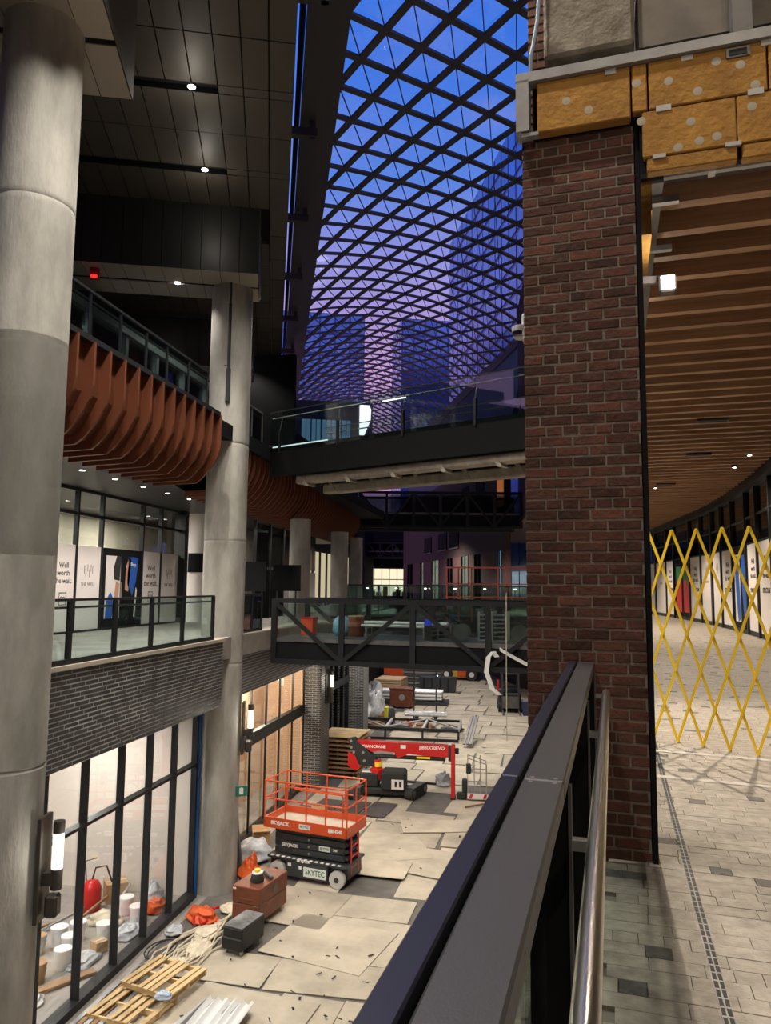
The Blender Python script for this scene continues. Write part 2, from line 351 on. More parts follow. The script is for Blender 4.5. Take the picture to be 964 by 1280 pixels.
# ---- brick pillar
PL,PR,PF,PD=-.468,.172,4.255,.55
pil=thing('brick_pillar','tall red-brown brick pillar at the end of the black railing','pillar',K((PL+PR)/2,PF+PD/2),ang)
w2=(PR-PL)/2; PTOP=4.10
MB().bx(-w2+.004,w2-.004,-PD/2+.0035,PD/2,0,PTOP).build('mortar_core',mt['mort'],pil)
pitch=.0605; bl=.181; hb=.0510
BM={}
def brickm(L):
    L=round(L,3)
    if L not in BM:
        me=MB().bb(0,L,0,.09,0,hb,.004).mesh('brick'); me.materials.append(mt['brick']); BM[L]=me
    return BM[L]
rg=random.Random(8); nb=0; far=MB()
c=0
while c*pitch<PTOP-.02:
    z=c*pitch+.004; hd=(c%7==3)
    x=-w2; segs=[]
    if hd:
        x0=rg.uniform(.10,.13); segs.append((x,x0-.008)); x+=x0
        while x<w2-.12: segs.append((x,.083)); x+=.091
        segs.append((x,w2-x))
    else:
        f=.0905 if c%2 else .0
        if f: segs.append((x,f-.009+.0)); x+=f
        while x+bl<=w2+.02: segs.append((x,min(bl-.009,w2-x))); x+=bl
        if w2-x>.03: segs.append((x,w2-x))
    for (s,L) in segs:
        if L<.02: continue
        o=put('brick',brickm(L),pil,(s,-PD/2+rg.uniform(-.002,.001),z)); nb+=1
    c+=1
for c in range(int(PTOP/pitch)):
    for sd in (-1,1):
        y=-PD/2+.09+(.09 if c%2 else 0)
        while y<PD/2-.05:
            L=min(bl-.009,PD/2-y); far.bx(*( (w2-.05,w2) if sd>0 else (-w2,-w2+.05)),y,y+L,c*pitch+.004,c*pitch+.004+hb); y+=bl
o=far.build('side_bricks',mt['brick'],pil); o['kind']='stuff'
MB().bx(w2+.002,w2+.028,-PD/2-.012,PD/2,0,PTOP).build('edge_channel',mt['blackm'],pil)
# brick return rising behind the insulated beam
up=thing('brick_pier','red brick pier rising above the insulated beam beside the glass roof','pillar',K(-.36,5.0,0),ang)
MB().bx(-.13,.13,0,.5,4.1,9.5).build('mortar_core',mt['mort'],up)
for c in range(60):
    z=4.5+c*.068
    x=-.14
    for L in ((.14,.13) if c%2 else (.06,.14,.06)):
        put('brick',brickm(L),up,(x,-.012,z)); x+=L+.008
# ---- insulated beam above the walkway entrance
BF=4.17
ib=thing('insulated_beam','orange foam insulated beam with grey flashing resting on the brick pillar','beam',K(0,BF),ang)
MB().bx(-.40,.2,.05,.4,4.11,4.44).bx(.2,3.2,.05,.10,3.78,4.44).build('core',mt['blackm'],ib)
x=-.40
for (a,b) in ((-.37,.155),(.165,.245),(.255,.86),(.87,1.5),(1.51,2.3),(2.31,3.2)):
    MB().bb(a,b,.0,.075,4.105 if b<.2 else 4.13,4.415,.006).build('foam_panel',mt['foam'],ib)
for (a,b) in ((.215,.70),(.705,1.35),(1.36,2.2),(2.21,3.2)):
    MB().bb(a,b,.005,.08,3.85,4.124,.006).build('foam_panel',mt['foam'],ib)
    MB().bb(a+.02,b,.012,.08,3.765,3.846,.006).build('foam_panel',mt['foam'],ib)
MB().bx(-.49,3.2,-.03,.06,4.415,4.475).bx(-.49,-.415,-.03,.10,4.11,4.43).bx(-.46,-.36,-.02,.03,4.08,4.10).build('flashing',mt['tape'],ib)
for (x,z) in ((-.20,4.27),(-.075,4.19),(.19,4.30),(.36,4.28),(.61,4.345),(.73,4.30),(.21,4.07),(.51,4.19),(.80,4.17),(.47,4.02),(.78,4.05),(.40,3.88),(.51,3.90),(.60,3.91),(1.0,4.28),(1.1,4.02)):
    me=MB().lathe([(.025,0),(.025,.0015),(.006,.0025),(.004,.0025)],n=14); o=me.build('washer',M('washer_plastic',(.42,.36,.27),.6) if 'washer_plastic' not in bpy.data.materials else bpy.data.materials['washer_plastic'],ib,(x,.001 if z>4.13 else .006,z)); o.rotation_euler=(PI/2,0,0)
for (x,z,a,b) in ((.05,4.40,.06,.035),(.46,4.395,.06,.03),(.33,4.125,.08,.035),(.80,4.13,.08,.035),(.30,3.845,.07,.022),(.68,3.85,.08,.022),(.87,4.40,.07,.035)):
    MB().bx(x-a/2,x+a/2,-.006 if z>4.2 else -.002,.02,z-b/2,z+b/2).build('tape_patch',mt['tapew'],ib)
MB().bx(.66,.78,-.008,.02,4.345,4.40).build('outlet_box',mt['steel'],ib); MB().bx(.675,.765,-.012,.0,4.355,4.39).build('outlet_hole',mt['rub'],ib)
MB().bb(-.33,.19,.05,.62,4.60,5.2,.02).build('concrete_block',mt['concd'],ib); MB().bx(-.38,3.2,.15,.5,4.47,4.60).build('packing',mt['rub'],ib)
MB().bx(.215,3.2,.12,.6,4.60,5.2).build('upper_board',M('grey_brown_board',(.20,.17,.14),.8,col2=(.13,.11,.09),scale=3),ib)
MB().bx(.70,.80,.0,.1,4.47,5.2).build('steel_strap',mt['steel'],ib)
MB().tube([(-.41,.03,4.47),(-.40,.0,4.6),(-.36,-.01,4.8),(-.34,0,5.1)],.012,6).build('membrane_strip',M('pale_blue_membrane',(.25,.32,.42),.5),ib)
# lagged edge beam running from the pillar along the timber ceiling
lg=thing('edge_beam','grey steel edge beam with yellow lagging along the timber ceiling beside the brick pillar','beam',K(0,0,0),ang)
MB().bx(.20,.30,4.9,6.2,3.9,4.12).bx(.19,.29,4.86,5.6,3.72,3.9).build('lagging',mt['foam'],lg)
MB().bx(.22,.36,5.0,8.4,4.12,5.2).build('web',mt['steel'],lg)
MB().bx(.205,.375,4.9,8.4,4.08,4.13).build('flange',mt['steel'],lg)
MB().prism([(.20,4.95,4.1),(.20,4.95,2.5),(.20,5.02,2.5),(.20,5.9,4.1)],(.03,0,0)).build('gusset',mt['steel'],lg)
for (f,z) in ((5.05,4.02),(5.7,3.98)): MB().bx(.2,.48,f,f+.05,z,z+.04).build('bracket',mt['galv'],lg)
# ---- timber ceiling of the walkway
CZ=4.85
cp=[V((lerp(DECKX,y)+.15,y,CZ+.30)) for y in (6.0,9,16,22,30,41,45,62)]+[V((10,62,CZ+.3)),V((10,4.5,CZ+.3)),V((1.2,4.5,CZ+.3))]
ceil=shell('ceiling',MB().prism(cp,(0,0,.3)),M('ceiling_backing',(.05,.035,.03),.8),'dark walkway ceiling hung with close timber slats')
for i in range(96):
    f=6.76+i*.557
    l0=.38
    for _ in range(8):
        c0=K(l0,f); 
        if c0.x<lerp(DECKX,c0.y)+.12: l0+=(lerp(DECKX,c0.y)+.12-c0.x)
    l1=4
    for _ in range(12):
        c1=K(l1,f); l1+= (lerp(FACX,c1.y)-.15-c1.x)*.9
    if l1-l0<.5: continue
    me=MB().bx(0,l1-l0,-.062,.062,0,.30).mesh('ceiling_slat'); me.materials.append(mt['timber'])
    o=put('ceiling_slat',me,ceil,K(l0,f,CZ),ang)
# second unlit upper zone between beam and slats
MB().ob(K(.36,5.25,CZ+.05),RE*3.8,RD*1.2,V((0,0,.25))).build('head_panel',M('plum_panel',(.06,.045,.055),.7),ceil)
tb=tag(MB().ob(K(.40,5.9,4.66),RE*3.2,RD*.05,V((0,0,.05))).build('conduit',mt['tapew']),'pale straight conduit under the walkway ceiling behind the insulated beam','conduit')
MB().ob(K(.78,5.88,4.645),RE*.05,RD*.09,V((0,0,.08))).build('coupling',mt['white'],tb)
for (f_,l_) in ((15.85,2.0),(19.9,2.15),(25.3,1.72)):
    o=thing('ceiling_diffuser',{15.85:'black oblong air diffuser in the timber slats nearest the floodlight',19.9:'grey oblong air diffuser midway along the timber slats',25.3:'small far black air diffuser in the timber slats'}[f_],'diffuser',K(l_,f_,CZ-.05),ang)
    MB().bb(-.30,.30,-.13,.13,0,.06,.02).build('frame',mt['black'],o); MB().bx(-.26,.26,-.05,.05,-.006,.01).build('slot',mt['rub'] if f_<16 else mt['steel'],o)
for i,(x,y) in enumerate(((5.81,19.77),(5.97,21.72),(4.4,10.8),(5.3,13.9),(4.6,25.9),(4.9,32),(4.6,40),(4.3,50))):
    o=thing('downlight','small round downlight set in the timber slat ceiling','downlight',(x,y,CZ-.02),0,'downlights in the timber slat ceiling')
    MB().lathe([(.07,0),(.07,.36)],n=14).build('trim',mt['black'],o); MB().lathe([(.05,-.004),(.05,.01)],n=14).build('lens',mt['lampd'],o)
    light('SPOT',(x,y,CZ-.04),(120 if i==2 else 380 if i==3 else 1400 if i>3 else 420),WARM,.03,125,.6,(x,y,0))
# ---- shop front along the walkway
fr=thing('shop_front','black framed walkway shop front with white posters and dark glass','shop front',(0,0,0))
fr['kind']='structure'; fr.name='wall_shop_front'; del fr['category']
def fp(y,z=0,off=0): 
    x=lerp(FACX,y); return V((x-off,y,z))
ys=[15.5,17.6,19.8,21.8,23.9,25.6,28.13,30.07,31.92,34.02,36.09,39.43,41.35,44.24,47.3,50.5,53.5,56.5,59.5]
kinds='TLTLT' 
kind_of=['L','T','L','T','T','D','T','L','L','T','E','T','L','L','T','L','T','L']
for i,(y0,y1) in enumerate(zip(ys,ys[1:])):
    p,q=fp(y0),fp(y1); d=(q-p); L=d.length; d.normalize(); nr=V((-d.y,d.x,0))  # towards the walkway (-x)
    if nr.x>0: nr=-nr
    thick=.24 if any(abs(y0-t)<.01 for t in (31.92,44.24,19.8)) else .10
    MB().ob(p-d*thick/2-nr*.05,d*thick,nr*.16,V((0,0,4.62))).build('post' if thick>.2 else 'mullion',mt['black'],fr)
    k=kind_of[i]
    pz=2.92
    for (z0,z1) in ((pz,3.72),(3.76,4.6)): MB().ob(p+d*.05+V((0,0,z0)),d*(L-.1),nr*.015,V((0,0,z1-z0))).build('pane',mt['dglass'],fr)
    MB().ob(p+V((0,0,3.71)),d*L,nr*.07,V((0,0,.06))).ob(p+V((0,0,pz-.03)),d*L,nr*.05,V((0,0,.05))).ob(p,d*L,nr*.05,V((0,0,.14))).build('transom',mt['black'],fr)
    up_=V((0,0,1)); right=-d if True else d
    if k in 'TL':
        b=MB().ob(p+d*.06+nr*.02+V((0,0,.15)),d*(L-.12),nr*.02,V((0,0,pz-.19))).build('poster',mt['white'],fr)
        c=p+d*L/2+nr*.043
        s=min(1.0,L/1.9)
        if k=='T':
            text('Well\nworth\nthe wait.',.26*s,mt['ink'],b,facing(c+V((0,0,2.1)),-d,up_))
            text('STRUCTUBE',.20*s,mt['ink'],b,facing(c+V((0,0,1.42)),-d,up_),bold=.006)
        else:
            g=MB()
            for j,(dx,z0,z1) in enumerate(((-.16,2.2,2.45),(-.08,2.05,2.35),(0,2.2,2.5),(.08,2.05,2.35),(.16,2.2,2.45))): g.ob(c+d*(dx-.012)+V((0,0,z0)),d*.024,nr*.003,V((0,0,z1-z0)))
            g.build('emblem',mt['inkg'],b); text('THE WELL',.13*s,mt['inkg'],b,facing(c+V((0,0,1.75)),-d,up_))
    else:
        MB().ob(p+d*.1+nr*.0+V((0,0,.05)),d*(L-.2),nr*.04,V((0,0,2.85))).build('door',mt['blackm'],fr)
        for s in (0,1):
            o=p+d*(.22+s*(L-.3)/2)+nr*.042+V((0,0,.35)); wL=(L-.3)/2-.16
            pp=MB().ob(o,d*wL,nr*.006,V((0,0,2.3))).build('picture',mt['white'] if (k=='D' and s) else mt['blackm'],fr)
            if k=='D':
                g=MB(); pts=[(0,.1),(.5,0),(.75,.9),(.9,2.25),(.25,2.25),(.1,1.2)]
                g.prism([o+d*wL*a+nr*.008+V((0,0,z)) for a,z in pts],nr*.004); g.build('picture_shape',mt['blueb'],pp)
            else:
                MB().ob(o+d*.05+nr*.008,d*(wL*.8),nr*.004,V((0,0,1.5))).build('picture_shape',mt['red'],pp); MB().ob(o+d*.05+nr*.008+V((0,0,1.5)),d*(wL*.8),nr*.004,V((0,0,.7))).build('picture_shape',mt['greeni'],pp)
    MB().ob(p-nr*.1+V((0,0,4.6)),d*(L+.02),nr*.35,V((0,0,.55))).build('head_beam',mt['black'],fr)
# dim shop interior behind the glass
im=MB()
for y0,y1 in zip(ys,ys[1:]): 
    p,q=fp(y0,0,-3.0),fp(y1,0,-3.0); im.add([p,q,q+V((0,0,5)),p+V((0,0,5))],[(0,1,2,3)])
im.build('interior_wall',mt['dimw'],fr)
# ================================================================== LEFT SIDE
GX=-7.2
# ---- gallery slabs and shop below
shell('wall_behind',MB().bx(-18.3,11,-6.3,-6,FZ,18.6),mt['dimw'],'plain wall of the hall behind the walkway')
shell('wall_outer_left',MB().bx(-18.3,-18,-6,46,FZ,11.5),mt['blackm'],'dark outer wall behind the left galleries')
shell('ceiling_near',MB().ob(T(-14,-12,18.7),TA*31,TB*36,V((0,0,.3))),mt['blackm'],'dark solid roof before the glass roof starts')
shell('wall_outer_right',MB().bx(10.6,10.9,-6,62,FZ,18.7),mt['dimw'],'plain outer wall beyond the walkway shop front')
uw=[V((lerp(DECKX,y)+.25,y,5.25)) for y in (5.6,9,16,22,30,41,45)]+[V((10.6,45,5.25)),V((10.6,5.6,5.25))]
shell('wall_right_upper',MB().prism(uw,(0,0,13.4)),mt['brick'],'dark brick upper storeys above the timber ceiling')
gl=shell('floor_gallery',MB().bx(-18,-7.35,3,45,-.45,.1).bx(-18,-11.5,45,66,-.45,.1),mt['slab'],'grey concrete gallery floor behind the black glass railing')
shell('floor_upper_gallery',MB().bx(-18,-7.45,3,42,5.25,5.66),mt['blackm'],'upper gallery floor slab above the russet fins')
shell('ceiling_gallery',MB().prism([V(p) for p in ((-18,3,4.08),(-8.97,3,4.08),(-8.97,18,4.08),(-9.27,19.2,4.08),(-10.37,40,4.08),(-10.37,45,4.08),(-18,45,4.08))],(0,0,.12)),mt['black'],'black gallery soffit with a row of downlights')
shell('ceiling_shop',MB().bx(-16,-7.7,3,18.2,-1.6,-1.46),mt['white'],'pale ceiling of the shop under the gallery')
# ---- charcoal brick band
def brickband(name,label,P,Q,z0,z1,single,cop=True):
    P,Q=V(P),V(Q); d=(Q-P); L=d.length; d.normalize(); nr=V((d.y,-d.x,0))   # towards the hall
    w=shell(name,MB().ob(P-nr*.30+V((0,0,z0)),d*L,nr*.2965,V((0,0,z1-z0))),mt['gmort'],label)
    bp=.405; hp=.0785; me=MB().bb(0,bp-.016,0,.10,0,hp-.018,.004).mesh('brick'); me.materials.append(mt['gbrick'])
    mh=MB().bb(0,bp/2-.014,0,.10,0,hp-.016,.005).mesh('brick'); mh.materials.append(mt['gbrick'])
    az=math.atan2(d.y,d.x); r=random.Random(2); items=[]
    c=0
    while z0+c*hp+hp<=z1+.01:
        s=-(c%3)*bp/3
        while s<L-.05:
            a=max(s,0); ln=min(s+bp,L)-a
            if ln>.06: items.append((a,ln,z0+c*hp+.008))
            s+=bp
        c+=1
    items.sort(key=lambda t:abs(t[0]-single[0])); st=MB(); k=0
    for a,ln,z in items:
        if a>=single[1] and k<300 and abs(ln-bp)<.002:
            put('brick',me,w,P+d*a+nr*r.uniform(-.003,.003)+V((0,0,z)),az); k+=1
        else: st.ob(P+d*a-nr*.10+V((0,0,z)),d*(ln-.016),nr*.10,V((0,0,hp-.018)))
    if st.v: o=st.build('bricks',mt['gbrick'],w); o['kind']='stuff'
    if cop: MB().ob(P-nr*.42+V((0,0,z1)),d*(L+.04),nr*.47,V((0,0,.07))).build('coping',M('beige_coping',(.45,.40,.32),.7),w)
    return w
brickband('wall_left','charcoal long-brick band under the near gallery railing',(GX,4.0,0),(GX,17.45,0),-1.53,.05,(10.4,6.2))
brickband('wall_left_far','charcoal long-brick band beyond the second concrete column',(-7.42,19.25,0),(-7.62,28.2,0),-1.53,.05,(19.2,0))
# bricks face the hall: pier faces too
def pier(name,label,x0,x1,y0,y1,z0,z1):
    w=shell(name,MB().bx(x0+.004,x1-.004,y0+.004,y1-.004,z0,z1),mt['gmort'],label)
    hp=.0785; me=MB().bb(0,.27,0,.10,0,hp-.016,.005).mesh('brick'); me.materials.append(mt['gbrick']); st=MB()
    k=0
    for c in range(int((z1-z0)/hp)):
        z=z0+c*hp; x=x0-(c%2)*.14
        while x<x1-.03:
            a=max(x,x0); b=min(x+.27,x1)
            if b-a>.25: put('brick',me,w,(a,y0,z)); 
            elif b-a>.05: st.bx(a,b,y0,y0+.1,z,z+hp-.016)
            x+=.284
        y=y0-(c%2)*.14
        while y<y1-.03:
            a=max(y,y0+.10); b=min(y+.27,y1)
            if b-a>.05: st.bx(x1-.1,x1,a,b,z,z+hp-.016)
            y+=.284
    o=st.build('bricks',mt['gbrick'],w); o['kind']='stuff'; return w
pier('wall_pier_near','charcoal brick pier after the plywood-lined windows',-8.50,-7.58,28.3,29.6,FZ,-.9)
pier('wall_pier_far','charcoal brick pier behind the red crane',-8.5,-7.55,36.2,37.4,FZ,-.9)
shell('wall_left_upper_band',MB().bx(-8.2,-7.62,28.2,46,-1.53,.1),mt['gbrick'],'dark band under the far gallery')
shell('wall_left_end',MB().bx(-12.6,-11.9,37.4,66,FZ,-.5),mt['blackm'],'dark wall of the hall beyond the brick piers')
# ---- curtain walls at floor level
def curtain(name,label,x,ys,z0,z1,zt,dep=.2,thick_t=.05,mat='glass',fat=None):
    w=thing(name,label,'x'); w['kind']='structure'; del w['category']
    for i,y in enumerate(ys):
        MB().bx(x-dep,x,y-.03,y+.03,z0,z1).build('mullion',mt['black'],w)
    for y0,y1 in zip(ys,ys[1:]):
        for a,b in ((z0+.15,zt-thick_t),(zt+thick_t,z1)):
            MB().bx(x-.10,x-.088,y0+.03,y1-.03,a,b).build('pane',mt[mat],w)
    MB().bx(x-.16,x+.02,ys[0],ys[-1],zt-thick_t,zt+thick_t).build('transom',mt['black'],w)
    MB().bx(x-.2,x+.05,ys[0]-.03,ys[-1]+.03,z0,z0+.15).build('sill',mt['black'],w)
    return w
curtain('window_1','tall shop windows with black mullions under the near brick band',-8.0,[6.9,8.1,9.35,10.6,11.85,13.1,14.4,15.6,16.8,17.95],FZ,-1.5,-3.05,.15,.03)
cw=curtain('window_2','plywood-lined windows with black mullions beyond the second column',-8.25,[19.6,21.0,22.45,23.9,25.3,26.8,28.3],FZ,-1.5,-3.35,.06,.19)
curtain('window_3','narrow dark windows between the two brick piers',-8.3,[29.6,30.7,31.8,32.9,34.0,35.1,36.2],FZ,-1.5,-3.1,.16,.15,'dglass')
# blue membrane strip beside column
tag(MB().bx(-8.06,-7.95,17.98,18.06,FZ,-1.5).build('membrane_strip',mt['blue']),'bright blue membrane strip between the shop window and the column','membrane')
# shop interior shell
shell('wall_shop_back',MB().bx(-15.2,-15,3,18.2,FZ,-1.6).bx(-15,-8.1,18.1,18.2,FZ,-1.6),mt['shopw'],'pale back wall of the shop behind the near windows')
shell('wall_hoarding',MB().bx(-9.9,-9.8,19,28.3,FZ,-1.5).bx(-10,-8.3,28.2,28.3,FZ,-1.5),mt['peach'],'warm plywood hoarding behind the second windows')
shell('wall_hoarding_far',MB().bx(-9.6,-9.5,29.6,36.2,FZ,-1.5),mt['dimw'],'dim hoarding behind the narrow windows')
for y in (7.5,10.5,13.5,16.4):
    o=thing('strip_light','white strip light on the shop ceiling behind the near windows','strip light',(-10.6,y,-1.75),0,'strip lights on the shop ceiling')
    MB().bb(-.9,.9,-.09,.09,0,.12,.02).build('housing',mt['white'],o); MB().bx(-.85,.85,-.06,.06,-.012,.004).build('tube',EM('strip_white',(.95,.95,1),7),o)
    light('AREA',(-10.6,y,-1.80),190,(1,.93,.86),1.6,sy=.3)
for y in (21.5,25.2): 
    o=thing('work_light','small lit work lamp hung inside the plywood-lined windows','work lamp',(-9.0,y,-1.75),0,'work lamps inside the plywood-lined windows')
    MB().lathe([(.03,.12),(.09,.1),(.12,0)],n=12).build('shade',mt['black'],o); MB().lathe([(.10,-.005),(.10,.01)],n=12).build('lens',mt['lampd'],o)
    light('POINT',(-9.0,y,-2.0),420,(1,.84,.66),.1)
# ---- gallery shop front behind the railing
SX=-12.0; sf=thing('wall_gallery_shop_front','gallery shop front with white posters and black door','x'); sf['kind']='structure'; del sf['category']
Y=[11.4,13.0,14.6,16.0,17.4,18.46,19.72,22.09,23.34,24.66]; KD=['T','L','T','L','T','L','D','T','L']
d=V((0,1,0))
for i,(y0,y1) in enumerate(zip(Y,Y[1:])):
    MB().bx(SX-.08,SX+.05,y0-.04,y0+.04,.1,4.08).build('mullion',mt['black'],sf)
    k=KD[i]
    for a,b in ((2.52,3.34),(3.40,4.0)): MB().bx(SX-.02,SX-.008,y0+.04,y1-.04,a,b).build('pane',mt['glass'],sf)
    if k in 'TL':
        b=MB().bx(SX-.01,SX+.02,y0+.04,y1-.04,.14,2.50).build('poster',mt['white'],sf); c=V((SX+.024,(y0+y1)/2,0)); s=(y1-y0)/1.25
        if k=='T':
            text('Well\nworth\nthe wait.',.26*s,mt['ink'],b,facing(c+V((0,0,1.72)),(0,1,0),(0,0,1)))
            g=MB(); 
            for (a0,a1,b0,b1) in ((-.16,.16,1.18,1.2),(-.16,.16,.86,.88),(-.16,-.14,.86,1.2),(.14,.16,.86,1.2)): g.bx(c.x,c.x+.003,c.y+a0,c.y+a1,b0,b1)
            g.build('frame_print',mt['ink'],b); text('GO',.17*s,mt['ink'],b,facing(c+V((0,0,1.03)),(0,1,0),(0,0,1)),bold=.004)
        else:
            g=MB()
            for (dy,a0,a1) in ((-.2,1.72,1.95),(-.12,1.62,1.85),(-.04,1.78,1.98),(.04,1.62,1.85),(.12,1.78,1.98),(.2,1.72,1.95)): g.bx(c.x,c.x+.003,c.y+dy-.012,c.y+dy+.012,a0,a1)
            g.build('emblem',mt['inkg'],b); text('THE WELL',.15*s,mt['inkg'],b,facing(c+V((0,0,1.42)),(0,1,0),(0,0,1)))
    else:
        dr_=MB().bx(SX-.05,SX+.03,y0+.04,y1-.04,.1,2.5).build('door',mt['blackm'],sf); m=(y0+y1)/2
        for s,(a,b) in enumerate(((y0+.25,m-.12),(m+.12,y1-.25))):
            p=MB().bx(SX+.03,SX+.036,a,b,.42,2.28).build('picture',mt['white'] if s==0 else mt['blackm'],sf)
            x=SX+.037; W=b-a
            def shp(pts,mm): MB().prism([(x,a+W*u,.42+1.86*v) for u,v in pts],(.003,0,0)).build('picture_shape',mm,p)
            if s==0:
                shp([(.55,.62),(.95,.6),(1,1),(.7,1),(.5,.8)],mt['ink']); shp([(.05,.0),(.5,.0),(.6,.3),(.35,.42),(.1,.3)],mt['blueb']); shp([(.45,.05),(.8,.05),(.95,.55),(.7,.6),(.62,.3)],mt['skin'])
            else:
                shp([(.25,1),(.98,1),(.85,.6),(.6,.35),(.2,.55)],mt['blueb']); shp([(.05,.45),(.3,.42),(.45,.95),(.3,1),(.08,.85)],mt['skin']); shp([(.75,.0),(.85,.0),(.95,.45),(.85,.5)],mt['plastw'])
                text('Sleep.',.16,mt['plastw'],p,facing((x+.006,a+W*.62,2.05),(0,1,0),(0,0,1)),bold=.003)
        MB().bx(SX+.03,SX+.06,m-.09,m-.05,1.0,1.5).build('handle',mt['galv'],sf)
MB().bx(SX-.1,SX+.06,Y[0],Y[-1],3.33,3.41).bx(SX-.1,SX+.06,Y[0],Y[-1],3.99,4.09).bx(SX-.1,SX+.06,Y[0],Y[-1],.08,.16).build('transom',mt['black'],sf)
MB().bx(SX-.15,SX+.25,24.66,24.95,.1,4.08).build('end_post',mt['black'],sf)
shell('wall_gallery_interior',MB().bx(-16.2,-16,8,36,.1,4.1),M('drab_shop_wall',(.36,.33,.26),.9,col2=(.28,.26,.20),scale=.6),'drab wall inside the gallery shop')
for i,y in enumerate((14.2,18.2,22.2,25.8)): light('AREA',(-14.2,y,3.95),300,(1,.95,.85),1.2,aim=(-14.2,y,0))
wp=shell('wall_gallery_return',MB().bx(-12.6,-11.1,25.6,25.8,.1,4.08),mt['white'],'white return wall beside the gallery shop front')
MB().bx(-12.0,-11.15,25.5,25.6,1.9,2.6).build('dark_band',mt['blackm'],wp)
# second gallery shop front beyond the column
s2=thing('wall_gallery_far_front','dark far gallery shop front with pale panels','x'); s2['kind']='structure'; del s2['category']
for y0,y1 in ((28,29.8),(29.8,31.6),(31.6,33.4),(33.4,35.2),(35.2,37)):
    MB().bx(-10.4,-10.28,y0-.04,y0+.04,.1,4.05).build('mullion',mt['black'],s2); MB().bx(-10.36,-10.35,y0,y1,2.2,3.95).build('pane',mt['dglass'],s2)
    MB().bx(-10.36,-10.33,y0+.04,y1-.04,.1,2.1).build('poster',mt['blackm'] if y0<30 else mt['white'],s2)
text('Well\nworth\nthe wait.',.3,mt['white'],s2,facing((-10.325,28.8,1.7),(0,1,0),(0,0,1)))
shell('wall_gallery_far_interior',MB().bx(-13,-12.9,27.6,45,.1,4.1),mt['dimw'],'dim wall inside the far gallery shop')
light('AREA',(-11.6,32,3.9),40,NEUT,1.5,aim=(-11.6,32,0))
shell('wall_far_block',MB().bx(-24,-17.7,84.5,90,FZ,11),mt['blackm'],'dark block carrying the far upper bridge')
# ---- downlights in the gallery soffit
for i,(x,y) in enumerate([(-9.9,12.6)]+[(-9.95,15.4+1.42*j) for j in range(5)]+[(-10.0,26.2+1.35*j) for j in range(6)]):
    o=thing('downlight','small bright round downlight in the black gallery soffit' if y<24 else 'small downlight in the gallery soffit past the second column','downlight',(x,y,4.07),0,'near gallery downlights' if y<24 else 'far gallery downlights')
    MB().lathe([(.085,-.012),(.085,.02)],n=14).build('trim',mt['black'],o); MB().lathe([(.062,-.018),(.062,.0)],n=14).build('lens',mt['lampd'],o)
    light('SPOT',(x,y,4.04),(300 if y<24 else 110),NEUT,.04,130,.6,(x,y,0))
# ---- near gallery railing
def glassrail(name,label,X,ys,z0,zt,postw,mg,dbl=True,postmat='black'):
    t=thing(name,label,'railing',(X,ys[0],z0)); o=V((X,ys[0],z0)); h=zt-z0
    for y in ys[:-1] if not dbl else ys: MB().bx(-.03,.03,y-ys[0]-postw/2,y-ys[0]+postw/2,0,h-.03).build('post',mt[postmat],t)
    for a,b in zip(ys,ys[1:]): MB().bx(-.006,.006,a-ys[0]+postw/2+.01,b-ys[0]-postw/2-.01,.08,h-.05).build('glass_panel',mt[mg],t)
    MB().bx(-.035,.035,0,ys[-1]-ys[0],h-.045,h).build('top_rail',mt[postmat],t); MB().bx(-.04,.04,0,ys[-1]-ys[0],0,.09).build('base_rail',mt[postmat],t)
    if dbl: MB().tube([(-.06,0,h-.15),(-.06,ys[-1]-ys[0],h-.15)],.02,8).build('handrail',mt['galv'] if z0>3 else mt['steel'],t)
    return t
glassrail('gallery_railing','black post glass railing on the brick band of the near gallery',GX-.06,[6.9,8.3,9.7,11.10,12.49,13.86,15.26,16.9],.12,1.19,.10,'gglass')
glassrail('gallery_railing','black glass railing on the far brick band next to the truss bridge',-7.5,[19.3,20.2,21.0],.12,1.19,.05,'dglass')
glassrail('upper_railing','frameless green glass balustrade above the near russet fins',-7.6,[8.6,9.65,10.7,11.75,12.79,13.81,14.73,15.82,16.87],5.68,6.74,.012,'uglass',True,'black')
glassrail('upper_railing','dark glass balustrade of the upper gallery beyond the second column',-7.75,[19.4,20.4,21.3],5.68,6.74,.03,'dglass',True,'steel')
# black boards standing on the gallery near the bridge
for (x,y,w_,h_,lb) in ((-8.4,22.6,1.0,.95,'large black board leaning on the gallery railing left of the truss bridge'),(-7.9,24.6,1.05,.9,'smaller black board standing on the gallery behind the truss bridge end')):
    o=thing('board',lb,'board',(x,y,.1),R_(-8)); MB().bb(-w_/2,w_/2,-.03,.03,1.15,1.15+h_,.008).build('panel',mt['blackm'],o); 
    for s in (-.35,.35): MB().bx(s-.02,s+.02,-.02,.02,0,1.2).build('leg',mt['black'],o)
